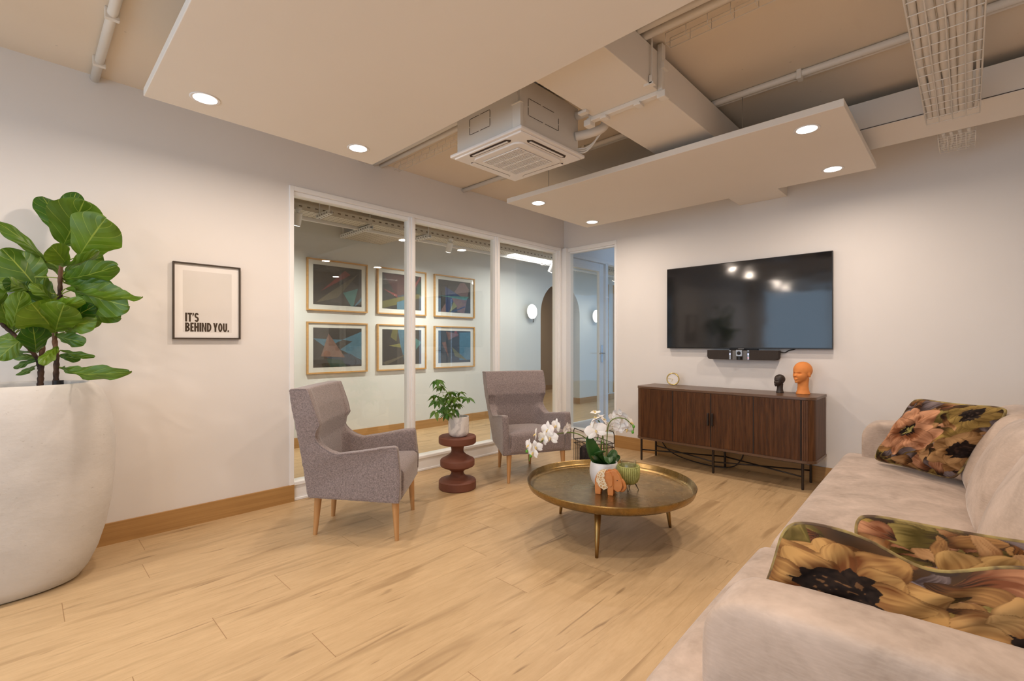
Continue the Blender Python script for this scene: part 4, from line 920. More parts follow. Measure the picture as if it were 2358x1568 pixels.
# ================================================================== SCREEN AND SOUND BAR
def tv():
    x0, x1, z0, z1 = 1.384, 2.833, 1.131, 1.951
    t = thing('television', 'large wall mounted dark flat screen above the sideboard', 'television', ((x0 + x1) / 2, -.03, z0))
    b = B(); b.box((x0, -.052, z0), (x1, -.024, z1)); b.build('casing', 'bezel', t, bevel=.002)
    b = B(); b.box((x0 + .006, -.0535, z0 + .012), (x1 - .006, -.052, z1 - .006)); b.build('screen', 'screen', t)
    b = B(); b.box((1.85, -.024, 1.35), (2.37, 0, 1.75)); b.build('wall_mount', 'dark', t)
    b = B(); b.box((2.09, -.056, z0 - .004), (2.14, -.050, z0 + .004)); b.build('badge', 'greyplastic', t)
    sx0, sx1, s0, s1 = 1.815, 2.438, 1.030, 1.118
    t = thing('sound_bar', 'black video sound bar with a central camera under the screen', 'sound bar', ((sx0 + sx1) / 2, -.05, s0))
    r = .03; pts = [(sx0, s1), (sx0, s0 + r)] + [(sx0 + r - r * math.cos(PI / 2 * k / 6), s0 + r - r * math.sin(PI / 2 * k / 6)) for k in range(7)] + [(sx1 - r + r * math.sin(PI / 2 * k / 6), s0 + r - r * math.cos(PI / 2 * k / 6)) for k in range(7)] + [(sx1, s1)]
    b = B(); b.poly([(x, -.092, z) for x, z in pts], (0, .070, 0)); b.build('housing', 'grillecloth', t, bevel=.004, seg=3)
    b = B(); b.box((2.0, -.022, 1.06), (2.25, 0, 1.16)); b.build('bracket', 'blackmetal', t)
    b = B(); b.box((2.052, -.0945, s0 + .001), (2.178, -.09, s1 - .004)); b.build('centre_panel', 'greyplastic', t)
    for x, red in ((2.030, 0), (2.190, 1)):
        b = B(); b.box((x - .008, -.0955, s0 + .002), (x + .008, -.090, s1 - .001)); st = b.build('microphone_strip', 'chrome', t)
        b = B(); b.box((x - .006, -.0965, s1 - .026), (x + .006, -.095, s1 - .010)); b.build('lens', 'dark', st)
        b = B(); b.box((x - .005, -.0965, s1 - .044), (x + .005, -.095, s1 - .030)); b.build('light', 'ledwhite', st)
        if red: b = B(); b.sphere((x, -.096, s0 + .018), .005, 8); b.build('light', 'ledred', st)
    b = B(); b.box((2.088, -.118, s1 - .058), (2.145, -.085, s1 + .004)); cm = b.build('camera', 'chrome', t, bevel=.004)
    b = B(); b.tube([(2.116, -.117, s1 - .027), (2.116, -.121, s1 - .027)], .017, 24); b.tube([(2.116, -.12, s1 - .027), (2.116, -.1235, s1 - .027)], [.013, .010], 24); b.build('lens', 'dark', cm, smooth='auto')
    b = B(); b.tube([(2.116, -.098, s0 - .001), (2.116, -.098, s1 - .058)], .026, 24); b.build('camera_base', 'bezel', t, smooth='auto')
    b = B(); b.tube(spline([(2.438, -.03, 1.105), (2.47, -.012, 1.100), (2.50, -.010, 1.118), (2.54, -.010, 1.128), (2.56, -.015, 1.14)], 6), .0045, 8); one(b, 'television_cable', 'cord', 'short black cable between the sound bar and the screen', 'cable', smooth=True)
tv()

# ================================================================== CLOCK AND HEADS
ZT = SB['z1'] + .001
def clock():
    c = Vector((1.490, -.135, ZT)); t = thing('table_clock', 'small round brass clock with a white face on the sideboard', 'clock', c)
    d = Vector((.25, -1, 0)).normalized(); s = Vector((0, 0, 1)).cross(d).normalized(); r = .058; cc = c + Vector((0, 0, r + .006))
    up = Vector((0, 0, 1))
    def ring(R, off, n=40): return [cc + d * off + (s * math.cos(2 * PI * k / n) + up * math.sin(2 * PI * k / n)) * R for k in range(n)]
    b = B(); b.tube(ring(r, .010), .006, 10, closed=True); b.build('ring', 'brass', t, smooth=True)
    b = B(); b.tube([cc - d * .016, cc - d * .010, cc + d * .010], [.045, .056, .057], 40); b.build('case', 'brass', t, smooth='auto')
    b = B(); b.tube([cc + d * .010, cc + d * .011], .054, 40); b.build('face', 'paper', t)
    for a, L, w in ((172, .046, .0013), (242, .030, .0016)):
        a = math.radians(a); b = B(); e = s * math.cos(a) + up * math.sin(a); b.tube([cc + d * .013, cc + d * .013 + e * L], w, 6); b.build('hand', 'brass', t)
    b = B()
    for k in range(12): a = k * PI / 6; e = s * math.cos(a) + up * math.sin(a); b.tube([cc + d * .0118 + e * .046, cc + d * .0118 + e * .050], .0007, 4)
    b.build('hour_marks', 'brass', t)
    b = B(); b.sphere(c + Vector((0, 0, .008)), (.014, .012, .008), 10); b.build('foot', 'brass', t, smooth=True)
clock()
def head(c, H, ang, mat, label):
    t = thing('head_figurine', label, 'head sculpture', c, 'head sculptures on the sideboard'); t_b = B(); h = H
    # local frame: face looks along +x, z up, unit = head height
    def add(cx, cy, cz, rx, ry, rz, tilt=0): t_b.sphere((cx * h, cy * h, cz * h), (rx * h, ry * h, rz * h), 22, Matrix.Rotation(tilt, 3, 'Y') if tilt else None)
    add(-.035, 0, .735, .285, .240, .262); add(.070, 0, .60, .200, .200, .235, -.10); add(.115, 0, .455, .125, .115, .115)
    add(.0, 0, .50, .20, .165, .16)
    t_b.lathe([(0, 0), (.205 * h, 0), (.195 * h, .03 * h), (.165 * h, .12 * h), (.150 * h, .24 * h), (.155 * h, .36 * h), (.17 * h, .48 * h), (0, .50 * h)], (-.04 * h, 0, 0), 36, 1.0, .95)
    for s in (1, -1): add(-.035, s * .222, .60, .050, .028, .085, .25); add(.135, s * .095, .545, .075, .055, .055)
    t_b.poly([Vector(p) * h for p in ((.235, -.022, .685), (.235, .022, .685), (.325, .036, .555), (.24, .060, .530), (.24, -.060, .530), (.325, -.036, .555))], (-.03 * h, 0, 0))
    add(.262, 0, .472, .040, .066, .018); add(.255, 0, .438, .035, .052, .020); add(.225, 0, .385, .050, .050, .045)
    bmesh.ops.translate(t_b.bm, verts=t_b.bm.verts[:], vec=c)
    o = t_b.build('head', mat, t); remesh(o, .0034 * h / .20, 3)
    me = o.data; n = len(me.vertices); v = np.empty(n * 3); me.vertices.foreach_get('co', v); v = v.reshape(-1, 3)
    for s in (1, -1):     # eye sockets and mouth line pressed in, brows raised
        q = np.array([.255, s * .092, .635]) * h; d = (v - q) / (np.array([.09, .058, .032]) * h); w = np.exp(-(d ** 2).sum(1)); v[:, 0] -= w * .062 * h
        q = np.array([.262, s * .092, .632]) * h; d = (v - q) / (np.array([.06, .036, .017]) * h); w = np.exp(-(d ** 2).sum(1)); v[:, 0] += w * .030 * h
        q = np.array([.25, s * .09, .69]) * h; d = (v - q) / (np.array([.09, .07, .022]) * h); w = np.exp(-(d ** 2).sum(1)); v[:, 0] += w * .012 * h
    q = np.array([.28, 0, .455]) * h; d = (v - q) / (np.array([.07, .07, .008]) * h); w = np.exp(-(d ** 2).sum(1)); v[:, 0] -= w * .018 * h
    me.vertices.foreach_set('co', v.ravel()); me.update(); t.rotation_euler = (0, 0, ang)
head(Vector((2.640, -.185, ZT)), .272, math.radians(-118), 'orange', 'larger matte orange head sculpture on the sideboard')
head(Vector((2.470, -.190, ZT)), .158, math.radians(-126), 'blackclay', 'smaller black head sculpture beside the orange one')

# ================================================================== SOFA
def sofa():
    t = thing('sofa', 'long beige velvet sofa with rounded arms along the right side', 'sofa', (3.5, -2.25, 0))
    X0 = 3.045; XB = 4.02; YA, YB = -.80, -3.47
    b = B(); b.rbox((X0 + .03, YB - .20, .03), (XB, YA + .20, .25), .05, 10); b.build('base', 'velvet', t, smooth=True)
    for x in (X0 + .12, XB - .10):
        for y in (YB - .08, YA + .08): b = B(); b.tube([(x, y, 0), (x, y, .06)], .022, 12); b.build('foot', 'blackmetal', t)
    b = B(); b.rbox((X0 + .015, -2.695, .20), (3.70, YA + .16, .422), .055, 16, (.012, 0, .020)); b.build('seat_cushion', 'velvet', t, smooth=True)
    b = B(); b.rbox((X0 - .010, YB - .25, .20), (3.70, -2.705, .418), .055, 16, (.010, 0, .018)); b.build('seat_cushion', 'velvet', t, smooth=True)
    # arms: rounded slabs standing on the base, leaning slightly outwards
    def arm(y0, y1, z1, x0, top=0.10):
        pr = []; r = .11; n = 10; z0 = .22
        pr += [(x0 + .02, z0), (x0, .32), (x0, z1 - r)]
        for k in range(1, n + 1): a = PI - PI / 2 * k / n; pr.append((x0 + r + r * math.cos(a), z1 - r + r * math.sin(a)))
        pr += [(x0 + .45, z1 + .012), (XB, z1 + .02), (XB, z0)]
        b = B(); b.poly([(x, y0, z) for x, z in pr], (0, y1 - y0, 0)); o = b.build('arm', 'velvet', t); remesh(o, .014, 12)
    arm(YA - .015, YA + .165, .665, 3.175)
    arm(YB - .175, YB + .005, .628, 3.150)
    b = B(); b.rbox((3.86, YB + .01, .20), (XB + .06, YA - .015, .80), .08, 12, (.01, 0, .02)); b.build('backrest', 'velvet', t, smooth=True)
    def tilt(ax, ang, piv):
        Rm = Matrix.Rotation(ang, 3, ax); pv = Vector(piv)
        return lambda p: Rm @ (p - pv) + pv
    for y0, y1, lean in ((-1.48, -.86, .36), (-2.18, -1.50, .36), (-2.90, -2.20, .36)):
        f1 = tilt('Y', lean, (3.64, 0, .40))
        b = B(); b.rbox((3.64, y0, .40), (3.84, y1, .90), .095, 14, (.05, .02, .02), f1); b.build('back_cushion', 'velvet', t, smooth=True)
    t.rotation_euler = (0, 0, .035)
sofa()

# ---- painted flower fabric, colours computed per vertex of the cloth
def hsvmix(a, b, t): return a + (b - a) * t[..., None]
def paint_floral(n, seed, flowers, bg=((.035, .022, .012), (.10, .055, .022))):
    rng = np.random.default_rng(seed); g = np.linspace(0, 1, n); U, V = np.meshgrid(g, g, indexing='ij')
    def vnoise(sx, sy, k, u=U, v=V):
        r = np.random.default_rng(k); G = r.random((64, 64)); x = (u * sx) % 63; y = (v * sy) % 63; xi = x.astype(int); yi = y.astype(int); fx = x - xi; fy = y - yi; fx = fx * fx * (3 - 2 * fx); fy = fy * fy * (3 - 2 * fy)
        return G[xi, yi] * (1 - fx) * (1 - fy) + G[xi + 1, yi] * fx * (1 - fy) + G[xi, yi + 1] * (1 - fx) * fy + G[xi + 1, yi + 1] * fx * fy
    wu = (vnoise(6, 6, seed + 1) - .5) * .07 + (vnoise(17, 17, seed + 2) - .5) * .022; wv = (vnoise(6, 6, seed + 3) - .5) * .07 + (vnoise(17, 17, seed + 4) - .5) * .022
    A, Bc = np.array(bg[0]), np.array(bg[1]); C = hsvmix(A, Bc, vnoise(9, 9, seed + 5))
    pal = [((.30, .13, .035), (.52, .34, .16)), ((.24, .15, .035), (.42, .32, .09)), ((.32, .12, .05), (.62, .36, .20)), ((.10, .075, .075), (.30, .27, .28)), ((.20, .09, .03), (.42, .25, .09)), ((.16, .13, .03), (.34, .29, .09))]
    def petal(cu, cv, ang, L, Wd, col, dark):
        nonlocal C
        du, dv = U + wu - cu, V + wv - cv; a = du * math.cos(ang) + dv * math.sin(ang); p = -du * math.sin(ang) + dv * math.cos(ang)
        s = a / L; bend = .10 * L * np.sin(np.clip(s, 0, 1) * 3) * math.sin(ang * 3 + cu * 20); q = (p + bend) / (Wd * np.sqrt(np.clip(np.sin(np.clip(s, 0, 1) * PI) * (0.55 + .6 * np.clip(s, 0, 1)), 1e-4, None)))
        m = (s > 0) & (s < 1) & (np.abs(q) < 1); 
        st = vnoise(26, 26, seed + 9, np.clip((q * .35 + .5), 0, 1), np.clip(s * .10 + .1, 0, 1)); st2 = vnoise(14, 14, seed + int(cu * 97) + 11)
        t = np.clip(s * 1.2 - .25 + (st - .5) * .6 + (st2 - .5) * .9, 0, 1); c = hsvmix(np.array(col[0]) * .6, np.array(col[1]), t)
        c = hsvmix(c, np.array(dark), np.clip((.36 - s) * 3.0 + (st - .5) * 1.3, 0, 1)); e = np.clip((np.abs(q) - .82) * 5, 0, 1); c = hsvmix(c, np.array(col[0]) * .35, e * .75)
        C = np.where(m[..., None], c, C)
    def flower(cu, cv, R, npet, col, core, ro=0.0):
        nonlocal C
        for ring, rr, off in ((0, 1.0, 0), (1, .78, .5)):
            for k in range(npet):
                a = ro + 2 * PI * (k + off) / npet + rng.uniform(-.12, .12); petal(cu, cv, a, R * rr * rng.uniform(.9, 1.1), R * rr * .36 * rng.uniform(.85, 1.15), col, (.045, .022, .010))
        du, dv = U + wu - cu, V + wv - cv; rad = np.hypot(du, dv); an = np.arctan2(dv, du); j = vnoise(40, 8, seed + 21, (an / (2 * PI) + .5), rad * 0 + .3); sp = vnoise(60, 60, seed + 23)
        m = rad < R * (.17 + .15 * j) * (1.0 if core[1] > .12 else 1.55); C = np.where(m[..., None], hsvmix(np.array((.010, .007, .006)), np.array((.03, .02, .014)), sp), C)
        m2 = (rad < R * .24) & (sp > .74); C = np.where(m2[..., None], np.array(core), C)
        if core[1] > .12:
            m3 = (rad < R * .17 * (.6 + .7 * j)) & (j > .45); C = np.where(m3[..., None], np.array(core) * (1 + 0 * U[..., None]), C)
    for _ in range(150):
        petal(rng.random(), rng.random(), rng.uniform(0, 6.28), rng.uniform(.16, .34), rng.uniform(.035, .10), pal[rng.integers(len(pal))], (.03, .018, .010))
    for f in flowers: flower(*f)
    return C
def pillow(name, label, c, ax, ay, az, W_, H_, T_, cols, rng_seed, chop=0.0, group='floral cushions on the sofa', plump=.5, skew=0.0):
    """ax along the width, ay up the face, az out of the front face"""
    t = thing(name, label, 'cushion', c, group); n = cols.shape[0] - 1; ax, ay, az = (Vector(v).normalized() for v in (ax, ay, az)); c = Vector(c)
    def pos(u, v, s):
        x, y = 2 * u - 1, 2 * v - 1; px = x * (1 - .075 * (1 - abs(y) ** 2) * 1.0 * abs(x) ** 2); py = y * (1 - .075 * (1 - abs(x) ** 2) * abs(y) ** 2)
        rr = ((abs(x) ** 7 + abs(y) ** 7) ** (1 / 7)) / max(abs(x), abs(y), 1e-6); px /= rr; py /= rr
        f = (max(0, 1 - abs(x) ** 2.4) * max(0, 1 - abs(y) ** 2.4)) ** plump
        wr = .018 * math.sin(7 * x + 3 * y + rng_seed) * math.sin(5 * y - 2 * x) * f + .008 * math.sin(17 * x - 9 * y) * f
        dip = chop * math.exp(-(x / .33) ** 2) * max(0, (y + .2) / 1.2) ** 1.5
        return c + ax * (px * W_ / 2 - skew * (1 - y) / 2) + ay * (py * H_ / 2 - dip) + az * (s * (T_ / 2 * f * (1 - .9 * dip / max(.001, H_)) + wr * s))
    out = []
    for s, nm in ((1, 'front_cover'), (-1, 'back_cover')):
        b = B(); off = c; V = [[b.bm.verts.new(pos(i / n, j / n, s)) for j in range(n + 1)] for i in range(n + 1)]
        for i in range(n):
            for j in range(n): b.bm.faces.new((V[i][j], V[i + 1][j], V[i + 1][j + 1], V[i][j + 1]) if s > 0 else (V[i][j], V[i][j + 1], V[i + 1][j + 1], V[i + 1][j]))
        me = bpy.data.meshes.new(nm); bmesh.ops.translate(b.bm, verts=b.bm.verts[:], vec=-c); b.bm.to_mesh(me); b.bm.free()
        cc = cols if s > 0 else cols[::-1, ::-1]; arr = np.concatenate([cc.reshape(-1, 3), np.ones((cc.shape[0] * cc.shape[1], 1))], 1).astype(np.float32)
        at = me.color_attributes.new('cloth', 'FLOAT_COLOR', 'POINT'); at.data.foreach_set('color', arr.ravel())
        me.materials.append(M['floral']); o = bpy.data.objects.new(nm, me); COL.objects.link(o); o.parent = t
        for p in me.polygons: p.use_smooth = True
    m = 40; rim = [pos(k / m, 0, 0) for k in range(m)] + [pos(1, k / m, 0) for k in range(m)] + [pos(1 - k / m, 1, 0) for k in range(m)] + [pos(0, 1 - k / m, 0) for k in range(m)]
    b = B(); b.tube(rim, .0065, 8, closed=True); b.build('piping', 'piping', t, smooth=True)
    return t
def floral_mat():
    m = NT('floral_velvet'); a = m.n('ShaderNodeVertexColor', layer_name='cloth'); m.base(m.mix(1.0, a.outputs[0], (.80, .70, .68), 'MULTIPLY')); m.set(Roughness=.75, Specular_IOR_Level=.12, Sheen_Weight=.0, Sheen_Roughness=.4); m.bump(m.noise(m.coord('Object'), 30, 3), .08, .004); return m.m
M['floral'] = floral_mat()
M['piping'] = pm('piping_cord', (.36, .27, .09), (.09, .05, .025), rough=.7, ns=16, lo=.42, hi=.58)
TL, TR, BL, BR = Vector((3.415, -1.06, .855)), Vector((3.785, -1.36, .87)), Vector((3.195, -1.00, .455)), Vector((3.595, -1.30, .455))
axx = (TR - TL + BR - BL) / 2; ayy = (TL - BL + TR - BR) / 2; cen = (TL + TR + BL + BR) / 4; azz = axx.cross(ayy)
if azz.dot(CAM - cen) < 0: azz = -azz
cA = paint_floral(230, 11, [(.80, .86, .22, 7, ((.22, .14, .04), (.40, .30, .09)), (.10, .07, .05), .3), (.95, .40, .26, 6, ((.30, .16, .05), (.52, .34, .15)), (.05, .03, .02), .9), (.34, .50, .36, 7, ((.40, .15, .055), (.72, .42, .24)), (.36, .36, .12), .2)])
pillow('throw_cushion', 'flower print cushion with a peach bloom leaning on the far sofa arm', cen, axx, ayy, azz, axx.length * 1.02, ayy.length * 1.02, .17, cA, 1)
cB = paint_floral(300, 29, [(.62, .40, .26, 6, ((.13, .12, .13), (.42, .41, .44)), (.05, .04, .03), 1.1), (.88, .62, .30, 6, ((.28, .13, .04), (.55, .36, .14)), (.05, .03, .02), .2), (.26, .66, .36, 8, ((.26, .10, .03), (.55, .36, .13)), (.16, .09, .04), .45)])
pillow('throw_cushion', 'large flower print cushion with a black centred bloom behind the near sofa arm', (3.575, -3.335, .560), (1, .12, 0), (.02, .25, .95), (0.12, -1, .25), .58, .35, .28, cB, 2, chop=.045, plump=.34, skew=.09)
cC = paint_floral(200, 43, [(.45, .5, .36, 7, ((.30, .14, .04), (.58, .40, .15)), (.06, .04, .02), .1)])
pillow('throw_cushion', 'flower print cushion partly hidden behind the near black centred one', (3.665, -3.10, .550), (.98, .16, 0), (-.05, .35, .9), (.15, -1, .35), .52, .34, .20, cC, 3, plump=.45)
# ================================================================== FIG TREE IN ITS PLANTER
def fig():
    c = Vector((.322, -4.80, 0)); t = thing('potted_fig', 'fiddle leaf fig tree in a tall rounded stone planter by the left wall', 'potted plant', c)
    prof = [(0, 0), (.60, 0), (.68, .012), (.76, .06), (.84, .14), (.91, .25), (.96, .38), (.99, .52), (1.0, .64), (.985, .75), (.955, .84), (.91, .905), (.86, .95), (.80, .976), (.765, .984), (.735, .982), (.725, .972), (.725, .93), (.80, .84), (.80, .80), (0, .80)]
    b = B(); b.lathe(prof, c, 96, .285, .44, .80)
    b.build('planter', 'planter', t, smooth=True)
    b = B(); b.lathe([(0, .865), (.80, .865), (.80, .845), (0, .845)], c, 60, .285, .44, .80); b.build('soil', 'soil', t)
    b = B(); p = c + Vector((.02, .215, .90)); b.tube([p, p + Vector((0, 0, .095))], .022, 20); b.build('water_gauge', 'bezel', t, smooth='auto')
    D = 2.42
    def stem(pts, r0, r1):
        b = B(); s = spline(pts, 8); n = len(s); rr = [(r0 + (r1 - r0) * i / (n - 1)) * (1 + .12 * math.sin(i * 2.1)) for i in range(n)]; b.tube(s, rr, 12); b.build('stem', 'bark', t, smooth=True)
    stem([P(90, 905, D), P(93, 880, D), P(95, 840, D), P(99, 790, D + .02), P(112, 740, D + .03), P(128, 700, D)], .0135, .010)
    stem([P(130, 905, D - .02), P(129, 870, D - .02), P(130, 820, D - .02), P(126, 775, D), P(134, 720, D), P(138, 680, D), P(139, 630, D), P(144, 590, D + .02), P(143, 562, D)], .012, .0085)
    stem([P(92, 850, D), P(84, 824, D - .02), P(60, 795, D - .05), P(32, 770, D - .08), P(4, 745, D - .10), P(-20, 700, D - .1)], .0095, .0075)
    b = B(); lay = b.bm.loops.layers.uv.new('UVMap'); shd = []; rng = random.Random(5)
    def leaf(bx, by, tx, ty, w, roll=0.0, db=0.0, dt=0.0, sh=.4, curl=.12, cup=.18):
        p0 = P(bx, by, D + db); p1 = P(tx, ty, D + dt); ax = p1 - p0; L = ax.length; d = ax.normalized(); tc = (CAM - (p0 + p1) / 2).normalized()
        tc = (tc - d * tc.dot(d)).normalized(); nrm = Matrix.Rotation(roll, 3, d) @ tc; sd = d.cross(nrm).normalized(); W_ = w * D / FPX / 2; n, m = 22, 8; ph = rng.uniform(0, 6.28); G = []
        for i in range(n + 1):
            s = .5 - .5 * math.cos(PI * i / n); f = (.42 + .58 * min(1, s / .62) ** 1.3) * (max(0, math.sin(PI * (.035 + .965 * s) ** .92)) ** .42); f *= 1.0 - .10 * math.exp(-((s - .42) / .10) ** 2)
            if s < .06: f *= .25 + s * 12
            row = []
            for j in range(m + 1):
                v = -1 + 2 * j / m; wav = .055 * math.sin(9 * s * 2 + ph + (1.5 if v > 0 else 0)) * abs(v) ** 2
                q = p0 + d * (L * s) + sd * (v * W_ * f * (1 + .04 * math.sin(11 * s + ph))) + nrm * (L * (curl * math.sin(PI * s) + wav * .5) - abs(v) ** 1.5 * W_ * cup * f + .010 * math.sin(s * 26 - abs(v) * 6) * (1 - abs(v)) * L * .6)
                if q.x < .015: q.x = .015
                row.append((b.bm.verts.new(q), s, v))
            G.append(row)
        for i in range(n):
            for j in range(m):
                f_ = b.bm.faces.new([G[i][j][0], G[i + 1][j][0], G[i + 1][j + 1][0], G[i][j + 1][0]]); shd.append(sh)
                for lp, (ii, jj) in zip(f_.loops, ((i, j), (i + 1, j), (i + 1, j + 1), (i, j + 1))): lp[lay].uv = (G[ii][jj][1], G[ii][jj][2])
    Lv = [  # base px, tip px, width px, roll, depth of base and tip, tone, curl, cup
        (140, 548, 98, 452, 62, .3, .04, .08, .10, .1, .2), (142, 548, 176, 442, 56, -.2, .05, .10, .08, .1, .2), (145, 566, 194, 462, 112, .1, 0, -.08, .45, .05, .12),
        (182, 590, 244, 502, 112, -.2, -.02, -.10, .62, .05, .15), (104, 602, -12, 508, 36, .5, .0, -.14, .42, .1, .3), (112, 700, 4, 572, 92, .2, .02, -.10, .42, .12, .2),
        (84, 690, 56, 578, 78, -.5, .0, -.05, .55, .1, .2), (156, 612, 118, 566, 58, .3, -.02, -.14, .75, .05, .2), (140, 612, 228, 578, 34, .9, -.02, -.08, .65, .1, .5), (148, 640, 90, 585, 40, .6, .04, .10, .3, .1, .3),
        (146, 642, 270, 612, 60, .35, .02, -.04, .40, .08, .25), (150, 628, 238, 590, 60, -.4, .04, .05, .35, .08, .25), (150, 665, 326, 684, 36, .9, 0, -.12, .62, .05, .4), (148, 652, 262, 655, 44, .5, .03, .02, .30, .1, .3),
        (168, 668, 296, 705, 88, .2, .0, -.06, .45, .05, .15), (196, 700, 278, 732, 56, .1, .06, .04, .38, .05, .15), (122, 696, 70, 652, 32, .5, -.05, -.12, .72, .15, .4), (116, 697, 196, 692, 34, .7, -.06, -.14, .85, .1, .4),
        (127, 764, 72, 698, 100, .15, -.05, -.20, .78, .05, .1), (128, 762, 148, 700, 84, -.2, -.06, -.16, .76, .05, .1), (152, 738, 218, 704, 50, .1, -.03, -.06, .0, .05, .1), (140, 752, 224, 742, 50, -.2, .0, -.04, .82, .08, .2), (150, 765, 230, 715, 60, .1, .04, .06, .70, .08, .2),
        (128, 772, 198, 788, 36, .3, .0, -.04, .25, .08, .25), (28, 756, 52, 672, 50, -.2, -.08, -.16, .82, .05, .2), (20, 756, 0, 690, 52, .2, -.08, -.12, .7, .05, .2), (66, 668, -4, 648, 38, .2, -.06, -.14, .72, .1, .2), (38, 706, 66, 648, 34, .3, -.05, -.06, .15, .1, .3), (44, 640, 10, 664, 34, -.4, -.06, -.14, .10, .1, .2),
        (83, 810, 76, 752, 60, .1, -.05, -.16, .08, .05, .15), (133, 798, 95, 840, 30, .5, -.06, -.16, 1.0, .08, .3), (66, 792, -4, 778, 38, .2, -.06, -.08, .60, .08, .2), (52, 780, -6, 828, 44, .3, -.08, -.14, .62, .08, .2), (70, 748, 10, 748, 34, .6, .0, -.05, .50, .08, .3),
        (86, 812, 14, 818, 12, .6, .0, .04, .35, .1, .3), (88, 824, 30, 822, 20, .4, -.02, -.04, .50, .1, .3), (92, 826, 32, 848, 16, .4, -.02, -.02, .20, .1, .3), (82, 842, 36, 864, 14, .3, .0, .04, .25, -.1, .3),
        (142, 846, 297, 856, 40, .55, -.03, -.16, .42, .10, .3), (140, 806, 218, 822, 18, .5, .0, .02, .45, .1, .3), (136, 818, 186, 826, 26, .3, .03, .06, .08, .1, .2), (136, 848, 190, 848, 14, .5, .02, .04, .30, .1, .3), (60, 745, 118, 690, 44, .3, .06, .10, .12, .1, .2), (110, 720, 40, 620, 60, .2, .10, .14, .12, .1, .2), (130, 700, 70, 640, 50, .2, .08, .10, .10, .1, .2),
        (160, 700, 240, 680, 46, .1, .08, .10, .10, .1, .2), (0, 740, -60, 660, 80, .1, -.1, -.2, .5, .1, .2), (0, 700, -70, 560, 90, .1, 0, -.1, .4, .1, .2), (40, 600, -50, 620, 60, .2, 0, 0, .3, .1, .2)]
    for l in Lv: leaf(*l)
    for l in Lv:
        p = P(l[0], l[1], D + l[6]); q = min((P(x, y, D) for x, y in ((139, 640), (138, 680), (132, 730), (127, 775), (130, 820), (130, 850), (95, 840), (99, 800), (60, 795), (32, 770), (143, 570), (142, 610))), key=lambda k: (k - p).length)
        if (q - p).length > .004: b.tube(spline([q, (p + q) / 2 + Vector((0, 0, .005)), p], 3), .0028, 6)
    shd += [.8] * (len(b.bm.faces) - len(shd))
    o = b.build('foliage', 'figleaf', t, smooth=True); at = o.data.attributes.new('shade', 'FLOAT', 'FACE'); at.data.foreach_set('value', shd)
fig()

